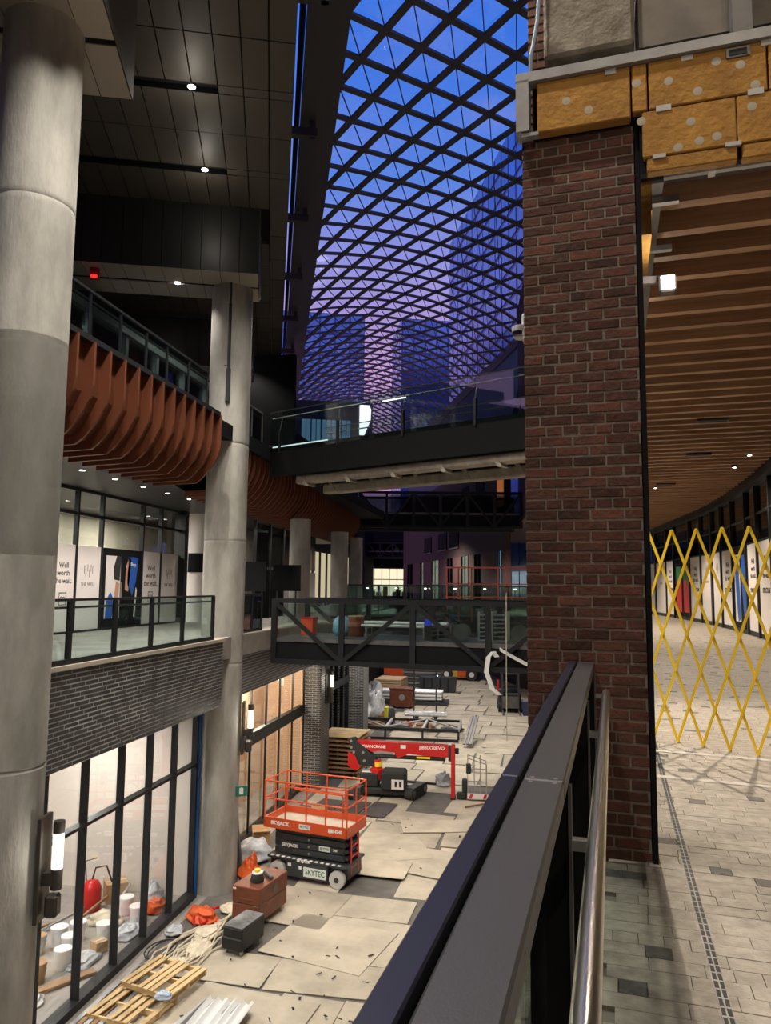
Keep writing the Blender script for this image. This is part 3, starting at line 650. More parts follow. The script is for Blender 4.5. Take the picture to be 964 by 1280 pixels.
# ---- russet fins
PROF=[(0,5.62),(0,4.85),(-.05,4.62),(-.18,4.38),(-.45,4.06),(-.62,3.93),(-1.75,3.88)]
INN=[(-1.75,4.06),(-.70,4.12),(-.36,4.46),(-.22,4.75),(-.20,5.62)]
def finmesh():
    return MB().prism([(x,0,z) for x,z in PROF+INN],(0,.06,0)).mesh('fin')
FM=finmesh(); FM.materials.append(mt['copper'])
def fascia(name,label,P,Q,sp):
    P,Q=V(P),V(Q); d=Q-P; L=d.length; d.normalize(); az=math.atan2(d.y,d.x)-PI/2
    f=thing(name,label,'fascia',P,az)
    MB().bx(-.30,-.02,0,L,5.60,5.70).build('edge_trim',mt['black'],f)
    k=int(L/sp)
    for i in range(k+1): put('fin',FM,f,(0,i*sp,0))
    for i in range(k):
        MB().add([(-.19,i*sp+.05,5.6),(-.19,i*sp+sp,5.6),(-.21,i*sp+sp,4.75),(-.21,i*sp+.05,4.75),(-.35,i*sp+.05,4.46),(-.35,i*sp+sp,4.46),(-.70,i*sp+sp,4.10),(-.70,i*sp+.05,4.10),(-1.75,i*sp+.05,4.05),(-1.75,i*sp+sp,4.05)],[(0,1,2,3),(3,2,5,4),(4,5,6,7),(7,6,9,8)]).build('back_panel',mt['copperp'],f)
    return f
fascia('fin_fascia','russet metal fin fascia curving under the near upper gallery',(GX,16.88-.505*14,0),(GX,16.90,0),.505)
fascia('fin_fascia','long row of dark russet fins receding beyond the second column',(-7.5,19.35,0),(-8.6,40,0),.47)
# ---- concrete columns
def column(label,x,y,r,z0,z1,joints,n=40):
    prof=[(r,0)]
    for j,dr in joints: prof+=[(r,j-z0-.09),(r,j-z0-.03),(r+dr*.6,j-z0-.01),(r+dr*.6-.004,j-z0+.01),(r,j-z0+.03),(r,j-z0+.09)]
    prof.append((r,z1-z0)); t=thing('concrete_column',label,'column',(x,y,z0))
    MB().lathe(prof,n=n).build('shaft',mt['conc'],t,smooth=30); return t
column('massive near round concrete column carrying a wall lamp',-6.85,9.10,.55,FZ,9.62,((-1.0,-.02),(4.75,-.014),(1.9,-.008),(3.9,-.014),(6.8,-.008)))
c2=column('round concrete column with black conduit at the end of the near gallery',-7.76,18.72,.555,FZ,9.62,((-.6,-.016),(2.6,-.01),(5.2,-.012)))
o=MB().tube([(0,0,15.9),(.01,0,15.6),(0,0,15.3)],.025,6); o.tube([(0,0,15.3),(.0,0,12.9)],.045,8); o.tube([(0,0,13.5),(0,0,12.6)],.065,8); o.tube([(-.05,0,13.6),(-.13,0,13.6)],.012,6)
o.build('conduit',mt['rub'],c2,(.17,-.545,0))
column('slimmer concrete column under the receding russet fins',-8.05,26.6,.39,.1,3.92,())
column('fourth concrete column beyond the truss bridge',-8.1,33.0,.40,.1,3.92,()); column('last concrete column below the fin end',-8.2,37.0,.34,.1,3.92,())
# ---- wall lamps
def sconce(label,loc,rz,s=1.0):
    t=thing('wall_lamp',label,'wall lamp',loc,rz)
    MB().bb(-.17,.17,-.06,0,0,1.34,.008).build('back_plate',M('bronze_plate',(.075,.065,.055),.4,.6) if 'bronze_plate' not in bpy.data.materials else bpy.data.materials['bronze_plate'],t)
    bz=bpy.data.materials['bronze_plate']
    b=MB().lathe([(.075,.40),(.075,.66)],(0,-.22,0),20); b.build('lower_cap',bz,t,smooth=30)
    MB().lathe([(.07,.66),(.07,1.12)],(0,-.22,0),20).build('tube',mt['tubew'],t,smooth=30)
    MB().lathe([(.075,1.12),(.075,1.27)],(0,-.22,0),20).build('upper_cap',bz,t,smooth=30)
    MB().bx(-.07,.07,-.20,-.05,.46,.62).build('bracket',bz,t)
    MB().bb(-.085,.085,-.27,-.10,.05,.34,.03).build('spot_head',bz,t)
    light('POINT',V(loc)+Matrix.Rotation(rz,3,'Z')@V((0,-.42,.9)),22,NEUT,.06); return t
sconce('bronze wall lamp with glowing tube on the near column',(-6.28,9.24,-2.99),R_(100))
sconce('bronze wall lamp with glowing tube on the column beside the scissor lift',(-7.19,18.86,-2.96),R_(104))
sconce('bronze wall lamp with glowing tube on the brick pier',(-7.52,29.0,-3.2),R_(70))
sg=thing('exit_sign','green running-man sign on the column beside the scissor lift','sign',(-7.10,18.70,-3.98),R_(25))
MB().bb(-.15,.15,-.04,0,0,.26,.01).build('panel',mt['green'],sg); MB().bx(-.05,.05,-.044,-.04,.05,.21).bx(-.02,.02,-.0445,-.04,.16,.22).build('symbol',mt['white'],sg)
# leaning grey sheet behind column
tag(MB().prism([(-7.85,19.42,FZ),(-7.3,19.46,FZ),(-7.62,19.5,FZ+2.3),(-7.85,19.5,FZ+2.4)],(.0,.12,.0)).build('leaning_sheet',mt['steel']),'grey sheet leaning behind the second concrete column','sheet')
# ---- tower soffits on the 19 degree grid
so=thing('ceiling_high','dark high soffit of close metal panels with light slots','x'); so['kind']='structure'; del so['category']
SZ=11.4
MB().ob(T(-8,-9,SZ+.12),TA*61,TB*9.2,V((0,0,.4))).build('backing',mt['blackm'],so)
pmh=MB().ob((0,0,0),(0,1.50,0),(.485,0,0),(0,0,.1)).mesh('soffit_panel'); pmh.materials.append(mt['dark'])
az=R_(19)
def inside(a0,a1,b0,b1):
    for sa in (14.18,17.18): 
        if b1<-1.05 and a0<sa+.26 and a1>sa: return 'slot'
    return None
aa=[8.2,9.75,11.3,12.80]
for b in range(-16,1):
    b0=b*.51-.27; 
    if b0+.49>.28: continue
    rows=[(9.75,11.25),(11.27,12.78),(12.80,14.17)]+([(14.19,14.43)] if b0+.49>-1.05 else [])+[(14.45,15.79),(15.81,17.17)]+([(17.19,17.43)] if b0+.49>-1.05 else [])+[(17.45,18.93)]
    rows+=[(18.95+i*1.53,18.95+i*1.53+1.51) for i in range(12)] if b0>-.6 else [(21.0+i*1.53,21.0+i*1.53+1.51) for i in range(10)]
    for (r0,r1) in rows:
        if r1<12.3 and b0<-2.6: continue
        if abs((r1-r0)-1.51)<.03: o=put('soffit_panel',pmh,so,T(r0,b0,SZ),az)
        else: MB().ob(T(r0,b0,SZ),TA*(r1-r0),TB*.485,V((0,0,.1))).build('soffit_panel',mt['dark'],so)
for sa in (14.18,17.18):
    MB().ob(T(sa-.01,-8,SZ-.01),TA*.012,TB*6.95,V((0,0,.13))).ob(T(sa+.26,-8,SZ-.01),TA*.012,TB*6.95,V((0,0,.13))).build('slot_trim',mt['black'],so)
    o=thing('soffit_lamp','bright lamp in the '+('first' if sa<15 else 'second')+' slot of the high soffit, counted from the near bulkhead','lamp',T(sa+.14,-1.82,SZ+.03),az)
    MB().lathe([(.05,.05),(.09,.0),(.09,-.03)],n=14).build('can',mt['galv'],o); MB().lathe([(.075,-.034),(.075,-.02)],n=14).build('lens',mt['lampw'],o)
    light('POINT',T(sa+.14,-1.82,SZ-.6),16,NEUT,.08)
def bulk(name,label,a0,a1,b0,b1,seams):
    w=thing(name,label,'x'); w['kind']='structure'; del w['category']
    MB().ob(T(a0+.02,b0,9.62),TA*(a1-a0-.04),TB*(b1-b0-.02),V((0,0,1.9))).build('core',mt['blackm'],w)
    b=b1
    while b>b0+.1:
        for (x,nm) in ((a0,'face_panel'),(a1-.02,'face_panel')): MB().ob(T(x,b-.49,9.6),TA*.02,TB*.48,V((0,0,1.8))).build(nm,mt['darkv'],w)
        sl=a0+(a1-a0)*.50
        for r0,r1 in ((a0+.02,sl-.07),(sl+.07,a1-.02)): MB().ob(T(r0,b-.49,9.6),TA*(r1-r0),TB*.48,V((0,0,.02))).build('soffit_panel',mt['soffl'],w)
        b-=.495
    MB().ob(T(a0,b1,9.6),TA*(a1-a0),TB*.015,V((0,0,1.8))).build('end_panel',mt['dark'],w); return w
bulk('ceiling_bulkhead_near','dark dropped bulkhead over the near concrete column',9.6,12.25,-7.5,-2.53,0)
bulk('ceiling_bulkhead_far','dark panelled bulkhead over the second concrete column',18.95,20.94,-8.0,-.53,0)
bulk('ceiling_bulkhead_third','dark bulkhead beyond the second concrete column',27.6,29.6,-8.0,-.9,0)
o=thing('soffit_lamp','lamp in the bulkhead slot behind the red alarm','lamp',T(19.95,-2.71,9.6),az); MB().lathe([(.07,.02),(.07,-.01)],n=12).build('lens',mt['lampw'],o); light('SPOT',T(19.95,-2.71,9.55),260,NEUT,.05,120,.6,T(19.95,-2.71,0))
o=thing('alarm','small red alarm beacon under the far bulkhead','alarm',T(19.35,-4.72,9.42),az); MB().bb(-.12,.12,-.06,.06,-.12,.18,.02).build('housing',mt['red'],o); MB().bb(-.08,.08,-.09,-.05,-.1,-.02,.01).build('lens',EM('red_glow',(1,.03,.02),1.2),o)
for (a,b) in ((24.5,-2.0),(24.0,-4.5),(31,-1.6)):
    o=thing('soffit_lamp','soffit lamp beyond the second bulkhead','lamp',T(a,b,SZ-.02),az,'lamps beyond the second bulkhead'); MB().lathe([(.12,.02),(.12,-.02)],n=12).build('lens',mt['lampw'],o); light('SPOT',T(a,b,SZ-.08),420,NEUT,.05,120,.6,T(a,b,0))
# upper gallery shop front
us=thing('wall_upper_front','dark glazed upper gallery shop front with pale frames','x'); us['kind']='structure'; del us['category']
for i in range(9):
    y=12+i*1.9
    MB().bx(-11.6,-11.4,y-.08,y+.08,5.66,9.0).build('mullion',mt['galv'],us); MB().bx(-11.55,-11.53,y,y+1.9,5.66,8.9).build('pane',mt['dglass'],us)
MB().bx(-11.65,-11.35,12,29.1,8.8,9.0).bx(-11.62,-11.38,12,29.1,7.6,7.68).build('transom',mt['galv'],us)
shell('wall_upper_interior',MB().bx(-16,-15.9,6,29.8,5.66,11.4),mt['dimw'],'dim wall inside the upper gallery shop')
shell('ceiling_upper_shop',MB().bx(-16,-11.4,6,30,9.0,9.1),mt['blackm'],'dark ceiling of the upper gallery shop')
for y in (15.5,20,24.5):
    o=tag(MB().bx(-13.6,-13.3,y-.6,y+.6,8.93,8.97).build('strip_light',EM('dim_strip',(1,.95,.85),3)),'strip light on the upper shop ceiling','strip light','upper shop strip lights'); light('AREA',(-13.45,y,8.9),220,NEUT,1.0,aim=(-13.45,y,0))
shell('wall_upper_end',MB().bx(-16,-9.4,29.8,30,5.66,11.4),mt['blackm'],'dark end wall of the upper gallery shop')
# tower front above the soffit, set back from the edge
shell('wall_tower',MB().ob(T(8,-9,SZ+.5),TA*60,TB*8.3,V((0,0,13))),mt['blackm'],'dark tower front above the high soffit')
# ================================================================== FOREGROUND RAILING
rl=thing('walkway_railing','heavy charcoal walkway railing with twin cap plates and steel handrail','railing',K(0,0,0),ang)
for f0,f1 in ((-.6,1.615),(1.622,4.245)):
    MB().bb(-.237,-.198,f0,f1,.93,1.034,.003).build('outer_cap',mt['gunb'],rl)
    MB().bb(-.190,-.105,f0,f1,.985,1.03,.004).build('inner_cap',mt['gunm'],rl)
for x in (-.172,-.123):
    for f in (1.60,1.637):
        MB().lathe([(.005,0),(.005,.0012)],(x,f,1.0295),8).build('screw',mt['galv'],rl)
MB().bx(-.20,-.188,-.6,4.24,.90,.99).build('gap_bar',mt['rub'],rl)
for f in (.46,1.78,3.10,4.20):
    MB().bx(-.195,-.105,f-.006,f+.006,0,.985).build('post',mt['blackm'],rl)
    MB().bx(-.107,-.099,f-.012,f+.012,0,.985).build('post_edge',mt['steel'],rl)
    b=MB().bx(-.10,-.045,f-.014,f+.014,.845,.868).build('bracket',mt['galv'],rl)
    MB().tube([(-.043,f,.866),(-.043,f,.89)],.007,8).build('stem',mt['galv'],b)
for f0,f1 in zip((-.6,.46,1.78,3.10),(.46,1.78,3.10,4.20)):
    MB().bx(-.168,-.158,f0+.015,f1-.015,.06,.95).build('glass_panel',mt['gglass'],rl)
MB().bx(-.20,-.10,-.6,4.24,0,.06).build('base_rail',mt['blackm'],rl)
MB().tube([(-.043,-.6,.905),(-.043,3.97,.905)],.019,20).build('handrail',mt['inox'],rl,smooth=40)
# ================================================================== YELLOW BARRIER
f0=V((1.267,7.583,0)); fs=V((.190,-.1455,0)); NK=10
bar=thing('folding_barrier','yellow expanding lattice barrier standing across the paved walkway','barrier',f0)
HT=1.99; nd=fs.normalized(); nn=V((-nd.y,nd.x,0))
def bpt(k,z): return fs*k+V((0,0,z))
for sgn,off in ((1,.006),(-1,-.006)):
    for k in range(-4,NK+4):
        ka,kb=(k,k+3*sgn)
        t0,t1=0.,1.
        lo,hi=-1.0,NK
        for (a,b,c) in ((ka,kb,0),):
            if a<lo: t0=max(t0,(lo-a)/(b-a) if b!=a else 0)
            if b<lo: t1=min(t1,(lo-a)/(b-a))
            if a>hi: t0=max(t0,(hi-a)/(b-a))
            if b>hi: t1=min(t1,(hi-a)/(b-a))
        if t1-t0<.02: continue
        P=bpt(ka+(kb-ka)*t0,HT*(1-t0))+nn*off; Q=bpt(ka+(kb-ka)*t1,HT*(1-t1)+.012)+nn*off
        MB().bar(P,Q,.008,.025,up=(P-Q).cross(nn)).build('lattice_bar',mt['yellow'],bar)
rv=MB().tube([-nn*.014,nn*.014],.011,8).mesh('rivet'); rv.materials.append(mt['yellow'])
for j in range(7):
    for k in range(0,NK+1):
        kk=k+(.5 if j%2 else 0)
        if kk<NK: put('rivet',rv,bar,bpt(kk-(.5 if j%2 else 0)*0,HT*(1-j/6)+(.012 if j==6 else 0)))
for ya,yb,lb in ((5.2,19.9,'plain glass walkway railing running on behind the brick pillar'),(23.4,33.3,'plain glass walkway railing beyond the truss bridge')):
    n_=int((yb-ya)/1.3); t=thing('walkway_railing',lb,'railing',(0,0,0)); pp=[V((lerp(DECKX,ya+(yb-ya)*i/n_)+.12,ya+(yb-ya)*i/n_,0)) for i in range(n_+1)]
    for p,q in zip(pp,pp[1:]): MB().bar(p+V((0,0,.52)),q+V((0,0,.52)),.012,.9).build('glass_panel',mt['gglass'],t); MB().bar(p+V((0,0,1.02)),q+V((0,0,1.02)),.07,.04).build('top_rail',mt['gunm'],t)
    for p in pp: MB().bx(p.x-.03,p.x+.03,p.y-.02,p.y+.02,0,1.0).build('post',mt['blackm'],t)
# ================================================================== FLOODLIGHT + CAMERA ON PILLAR
fo=thing('floodlight','lit white floodlight on a grey arm beside the brick pillar','floodlight',K(.40,5.2,3.42),ang)
MB().bb(-.055,.055,-.05,.05,.02,.14,.012).build('housing',mt['steel'],fo); MB().bx(-.042,.042,-.058,-.049,.035,.125).build('lens',mt['flood'],fo)
MB().bar((-.2,.02,.14),(0,.02,.13),.03,.05).build('arm',mt['steel'],fo); MB().bx(-.24,-.16,-.02,.06,.02,.25).build('mount_plate',mt['galv'],fo)
light('POINT',K(.42,5.05,3.50),7,(1,.9,.75),.05); light('SPOT',K(.40,5.12,3.50),45,(1,.9,.72),.05,150,.8,K(.55,3.4,1.3))
# lamp further down the walkway that throws the barrier's shadow towards the railing
o=thing('work_light','lit work light under the timber slats beyond the yellow barrier','work lamp',K(.10,10.02,CZ-.22),ang); MB().tube([(0,0,.15),(0,0,.515)],.02,6).build('stem',mt['black'],o); MB().bb(-.1,.1,-.05,.05,0,.18,.02).build('housing',mt['black'],o); MB().bx(-.08,.08,-.056,-.05,.02,.15).build('lens',mt['lampd'],o)
light('SPOT',K(.10,9.95,CZ-.12),1500,WARM,.02,120,.7,K(1.0,5.9,0))
sc_=thing('dome_camera','white dome security camera on the edge of the brick pillar','camera',K(-.475,4.42,2.92),ang)
MB().bb(-.02,.03,-.05,.05,.0,.17,.01).build('mount',mt['plastw'],sc_); MB().lathe([(.005,0),(.04,.01),(.055,.05),(.055,.08)],(-.03,0,.02),16).build('dome',mt['plastw'],sc_,smooth=40); MB().lathe([(.03,0),(.035,.02),(.02,.03)],(-.045,-.03,.04),12).build('eye',mt['black'],sc_)
# ================================================================== BRIDGES
def truss_bridge(label,P,Q,width,z0,zd,zt,npan,group=None,first=0,chord=.14,dbl=False):
    P,Q=V(P),V(Q); d=Q-P; L=d.length; az=math.atan2(d.y,d.x); t=thing('truss_bridge',label,'bridge',P,az)
    for s,y in ((0,0),(1,width)):
        MB().bx(0,L,y-.06,y+.06,zt-chord,zt).build('top_chord',mt['black'],t); MB().bx(0,L,y-.06,y+.06,z0,z0+chord).build('bottom_chord',mt['black'],t)
        MB().bx(0,L,y+.03 if s==0 else y-.05,y+.05 if s==0 else y-.03,z0+chord,zd).build('fascia_plate',mt['blackm'],t)
        st=(L-first)/npan
        for i in range(npan+1):
            x=first+i*st
            MB().bx(x-.08,x+.08,y-.07,y+.05,z0+.02,zt-.02).build('vertical',mt['black'],t)
            if i<npan:
                a,b=((x,zt-.1),(x+st,z0+.1)) if i%2==0 else ((x,z0+.1),(x+st,zt-.1))
                MB().bar((a[0],y-.02,a[1]),(b[0],y-.02,b[1]),.07,.12).build('diagonal',mt['black'],t)
                MB().bx(x+.09,x+st-.09,y+.07 if s==0 else y-.08,y+.08 if s==0 else y-.07,zd,zt-chord-.02).build('glass_panel',mt['gglass'] if not dbl else mt['dglass'],t)
    MB().bx(0,L,0,width,zd-.12,zd).build('deck',mt['steel'],t)
    return t
B0=truss_bridge('black truss bridge with green glass crossing above the red crane',(-7.18,21.28,0),(1.3,20.4,0),2.6,-.86,-.10,1.06,4)
truss_bridge('black truss bridge at upper level beyond the glass bridge',(-8.8,40.6,0),(.2,42.3,0),2.6,4.75,5.65,6.85,6,None,0,.16,True)
truss_bridge('far upper truss bridge above the lit shop',(-17.8,86.5,0),(-10.2,87.5,0),2.4,4.85,5.7,6.75,5,None,0,.16,True)
# second bridge at gallery level
g2=thing('glass_bridge','low glass sided bridge at gallery level behind the green truss bridge','bridge',(-8.3,33.6,0),R_(2))
MB().bx(0,9.5,0,2.4,-.6,.1).build('deck',mt['blackm'],g2)
for y in (0.03,2.37):
    for i in range(6): MB().bx(i*1.58+.02,i*1.58+1.55,y-.006,y+.006,.1,1.5).build('glass_panel',mt['gglass'],g2); MB().bx(i*1.58-.02,i*1.58+.02,y-.03,y+.03,.1,1.5).build('post',mt['black'],g2)
    MB().bx(0,9.5,y-.03,y+.03,1.48,1.53).build('top_rail',mt['black'],g2)
for i in range(6): MB().lathe([(.05,0),(.05,.03)],(1.2+i*1.4,1.2,1.35),10).build('marker_light',mt['lampd'],g2); MB().tube([(1.2+i*1.4,1.2,.1),(1.2+i*1.4,1.2,1.35)],.02,6).build('light_post',mt['black'],g2)
# skewed upper glass bridge
P,Q=V((-7.47,21.33,0)),V((1.7,16.87,0)); d=Q-P; L=d.length; az=math.atan2(d.y,d.x)
gb=thing('glass_bridge','skewed upper glass bridge with black fascia and concrete clad beams','bridge',P,az)
MB().bx(0,L,0,.12,4.74,5.62).build('fascia',mt['blackm'],gb); MB().bx(0,L,2.4,2.52,4.74,5.62).build('fascia',mt['blackm'],gb); MB().bx(0,L,.1,2.45,5.2,5.6).build('deck',mt['blackm'],gb)
for y,zb,zc in ((.35,4.48,4.73),(1.6,4.32,4.62)):
    MB().bb(.9,L,y-.17,y+.17,zb,zc,.04).build('beam',M('fireproofed_beam',(.36,.32,.26),.9,col2=(.24,.21,.17),scale=4,bump=.5) if 'fireproofed_beam' not in bpy.data.materials else bpy.data.materials['fireproofed_beam'],gb)
    for i in range(6): MB().prism([(1.3+i*1.6,y-.19,4.40),(1.42+i*1.6,y-.19,4.40),(1.30+i*1.6,y-.19,4.62),(1.1+i*1.6,y-.19,4.72)],(0,.38,0)).build('stiffener',bpy.data.materials['fireproofed_beam'],gb)
xs=[0.0,.42,2.70,4.98,7.18,9.3]
for y in (-.02,2.54):
    for a,b in zip(xs,xs[1:]): MB().bx(a+.01,b-.01,y-.008,y+.008,5.50,6.72).build('glass_panel',mt['gglass'] if y<0 else mt['glass'],gb)
    for x in xs[1:-1]: MB().bx(x-.03,x+.03,y-.04,y+.04,5.45,6.15).build('spigot',mt['black'],gb); MB().tube([(x,y,6.15),(x,y+.1,6.55)],.012,6).build('stem',mt['steel'],gb)
    MB().bx(0,L,y-.012,y+.012,6.71,6.74).build('cap_rail',mt['black'],gb)
    MB().tube([(0,y+.11,6.56),(L,y+.11,6.56)],.022,8).build('handrail',mt['steel'],gb)
MB().bx(.1,2.3,.0,.03,5.63,5.66).build('light_strip',EM('rail_strip',(.9,.95,1),1.2),gb)
MB().bx(4.0,4.75,.35,.45,6.62,6.66).build('lamp_bar',EM('bar_white',(.95,.97,1),4),gb)
# white strip hanging off the truss bridge, rope
pts=[(6.65,-.13,-.45),(6.55,-.16,-.30),(6.42,-.16,-.45),(6.36,-.16,-.85),(6.52,-.14,-1.30),(6.72,-.14,-1.45)]
m=MB()
def ribbon(mb,pts,w):
    k=len(mb.v)
    for p in pts: mb.v+= [(p[0]-w/2,p[1],p[2]),(p[0]+w/2,p[1]-.02,p[2]+.02)]
    for i in range(len(pts)-1): a=k+2*i; mb.f.append((a,a+1,a+3,a+2))
ribbon(m,pts,.13); 
pts2=[(6.72,-.12,-.22),(7.0,-.14,-.38),(7.4,-.15,-.58),(7.85,-.13,-.72)]
k=len(m.v)
for p in pts2: m.v+=[(p[0],p[1],p[2]-.05),(p[0],p[1]-.02,p[2]+.05)]
for i in range(len(pts2)-1): a=k+2*i; m.f.append((a,a+1,a+3,a+2))
o=m.build('loose_strip',mt['plastw'],None,(-7.18,21.28,0),math.atan2(-.88,8.48)); tag(o,'loose white plastic strip curling off the truss bridge','strip'); sm=o.modifiers.new('thick','SOLIDIFY'); sm.thickness=.006
tag(MB().tube([(-.32,20.25,1.3),(-.33,20.24,-.8),(-.33,20.22,-2.6)],.012,6).build('rope',mt['rope']),'thin tan rope hanging in front of the truss bridge','rope')
# things standing on the truss bridge deck
def onb(x,y): return B0.matrix_basis@V((x,y,-.10))
baz=math.atan2(-.88,8.48)
o=thing('crate','bright orange-red crate at the end of the truss bridge','crate',onb(.55,1.4),baz); MB().bb(-.2,.2,-.2,.2,0,.55,.02).build('body',mt['orange'],o); MB().bx(-.21,.21,-.21,.21,.5,.56).build('lid',mt['red'],o)
o=thing('bag','light blue sack on the truss bridge','sack',onb(1.6,1.5),baz); MB().lathe([(.2,0),(.3,.15),(.27,.45),(.12,.62),(.05,.6)],n=12).build('body',M('pale_blue_sack',(.16,.36,.48),.6),o,smooth=True); MB().tube([(-.1,0,.6),(.1,.0,.7)],.03,6).build('knot',mt['plastw'],o)
o=thing('drum','brown-red drum beside the blue sack on the truss bridge','drum',onb(2.1,1.4),baz); MB().lathe([(.24,0),(.25,.02),(.24,.3),(.255,.31),(.24,.33),(.25,.6)],n=18).build('body',mt['brown'],o,smooth=40); MB().lathe([(.25,.6),(.25,.63)],n=18).build('lid',mt['card'],o)
for i in range(7):
    o=tag(MB().tube([onb(2.3+.1*(i%3),1.3+.09*(i%4))+V((0,0,.35+.09*(i//4))),onb(5.0,1.3+.09*(i%4))+V((0,0,.35+.09*(i//4)))],.042,8).build('pipe',mt['plastw']),'white pipe in the bundle lying on the truss bridge','pipe','white pipes on the truss bridge')
o=thing('trestle','steel trestle under the white pipes on the truss bridge','trestle',onb(3.4,1.45),baz)
for s in (-.9,.9):
    MB().bx(s-.03,s+.03,-.3,.35,.26,.31).build('beam',mt['galv'],o)
    for y in (-.28,.3): MB().bx(s-.02,s+.02,y-.02,y+.02,0,.27).build('leg',mt['galv'],o)
for j,(x,lb) in enumerate(((4.75,'slatted pallet stack on the truss bridge beside the white pipes'),(6.35,'tall slatted pallet stack in the middle of the truss bridge'))):
    o=thing('pallet_stack',lb,'pallets',onb(x,1.5),baz)
    for i in range(4 if j==0 else 7): MB().bx(-.42,.42,-.4,.4,i*.12,i*.12+.03).bx(-.42,-.36,-.4,.4,i*.12+.03,i*.12+.12).bx(.36,.42,-.4,.4,i*.12+.03,i*.12+.12).bx(-.03,.03,-.4,.4,i*.12+.03,i*.12+.12).build('pallet',mt['galv'] if j else mt['steel'],o)
for x,lb in ((5.5,'cable reel beside the short pallet stack on the truss bridge'),(7.15,'cable reel at the pillar end of the truss bridge')):
    o=thing('cable_reel',lb,'cable reel',onb(x,.9)+V((0,0,.25)),baz)
    for y in (-.14,.12): q=MB().lathe([(.24,0),(.24,.025)],n=22).build('flange',mt['steel'],o,(0,y,0)); q.rotation_euler=(PI/2,0,0)
    q=MB().lathe([(.16,0),(.16,.24)],n=18).build('cable',mt['rub'],o,(0,.11,0)); q.rotation_euler=(PI/2,0,0)
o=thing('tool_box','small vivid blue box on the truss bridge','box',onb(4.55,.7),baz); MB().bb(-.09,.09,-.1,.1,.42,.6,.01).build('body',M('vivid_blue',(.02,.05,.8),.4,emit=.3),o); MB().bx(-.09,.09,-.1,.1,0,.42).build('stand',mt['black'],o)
# red steel guard beyond the truss bridge
o=thing('guard_rail','orange-red pipe guard of a work platform behind the truss bridge','guard rail',(-2.75,28.4,.1),R_(0))
MB().bx(0,3.6,-.03,.03,2.06,2.12).build('top_rail',mt['redbr'],o); MB().bx(0,3.6,-.02,.02,1.45,1.49).build('mid_rail',mt['redbr'],o); MB().bx(0,3.6,-.02,.02,.95,.99).build('low_rail',mt['redbr'],o)
for x in (0.05,.5,1.0,2.0,3.5): MB().bx(x-.025,x+.025,-.025,.025,0,2.1).build('post',mt['redbr'] if x in(2.0,3.5,.05) else mt['brown'],o)
hz=MB().bx(.6,3.6,-.05,-.04,.72,.88).build('hazard_board',mt['yellow'],o)
for i in range(14): MB().prism([(.65+i*.21,-.052,.73),(.75+i*.21,-.052,.73),(.82+i*.21,-.052,.87),(.72+i*.21,-.052,.87)],(0,-.003,0)).build('stripe',mt['rub'],hz)
shell('floor_platform',MB().bx(-3.2,1.4,28.3,30.2,-.05,.1),mt['blackm'],'dark landing behind the truss bridge')
# ================================================================== GLASS ROOF
rf=thing('roof_glass','vaulted diagrid glass roof of steel diamonds over the hall','x'); rf['kind']='structure'; del rf['category']
def zr(p):
    b=TB.x*p.x+TB.y*p.y; return 1.43+17.0+min(3.0,max(.35,.35+.05*(TA.x*p.x+TA.y*p.y-22)))*(1-((b-9.2)/7.35)**2)
def bq(p): return TB.x*p.x+TB.y*p.y
def aq(p): return TA.x*p.x+TA.y*p.y
BL,BR_=1.85,16.4
X0,Y0,HX,HY=-4.9,21.8,1.0,1.025
def node(i,j): p=V((X0+i*HX,Y0+j*HY,0)); p.z=zr(p); return p
beams=[]; panes=[]
def clipseg(p,q):
    for lim,sg in ((BL,1),(BR_,-1)):
        dp=(bq(p)-lim)*sg; dq=(bq(q)-lim)*sg
        if dp<0 and dq<0: return None
        if dp<0: p=p+(q-p)*(dp/(dp-dq))
        elif dq<0: q=q+(p-q)*(dq/(dq-dp))
    return p,q
def clippoly(ps):
    for lim,sg in ((BL,1),(BR_,-1)):
        out=[]
        for i in range(len(ps)):
            p,q=ps[i],ps[(i+1)%len(ps)]; dp=(bq(p)-lim)*sg; dq=(bq(q)-lim)*sg
            if dp>=0: out.append(p)
            if dp*dq<0: out.append(p+(q-p)*(dp/(dp-dq)))
        ps=out
        if len(ps)<3: return None
    return ps
for j in range(-10,86):
    for i in range(-34,26):
        if (i+j)%2: continue
        p=node(i,j)
        if aq(p)<13 or aq(p)>104: continue
        for di in (1,-1):
            s=clipseg(p,node(i+di,j+1))
            if s and (s[1]-s[0]).length>.1: beams.append(s)
        ps=clippoly([p,node(i+1,j+1),node(i,j+2),node(i-1,j+1)])
        if ps: panes.append((ps,clipseg(p,node(i,j+2))))
cam0=V((0,0,1.43)); 
def inview(p):
    v=co.matrix_world.inverted()@p
    if v.z>-1: return False
    x=482+920*v.x/-v.z; y=640-920*v.y/-v.z; return 340<x<690 and -40<y<560
beams.sort(key=lambda s:((s[0]+s[1])/2-cam0).length+(0 if inview((s[0]+s[1])/2) else 500)); panes.sort(key=lambda s:(s[0][0]-cam0).length+(0 if inview(s[0][0]) else 500))
st=MB()
for n_,(p,q) in enumerate(beams):
    m=MB() if n_<300 else st
    m.bar(p,q,.23,.09)
    if n_<300: m.build('roof_beam',mt['roofst'],rf)
o=st.build('roof_beams',mt['roofst'],rf); o['kind']='stuff'
st=MB(); sj=MB(); UZ=V((0,0,.07))
for n_,(ps,sg) in enumerate(panes):
    m=MB() if n_<300 else st
    m.add([x+UZ for x in ps],[tuple(range(len(ps)))])
    if n_<300: pn=m.build('roof_pane',mt['rglass'],rf)
    if sg and (sg[1]-sg[0]).length>.2: sj.bar(sg[0]+UZ,sg[1]+UZ,.035,.05)
o=st.build('roof_panes',mt['rglass'],rf); o['kind']='stuff'
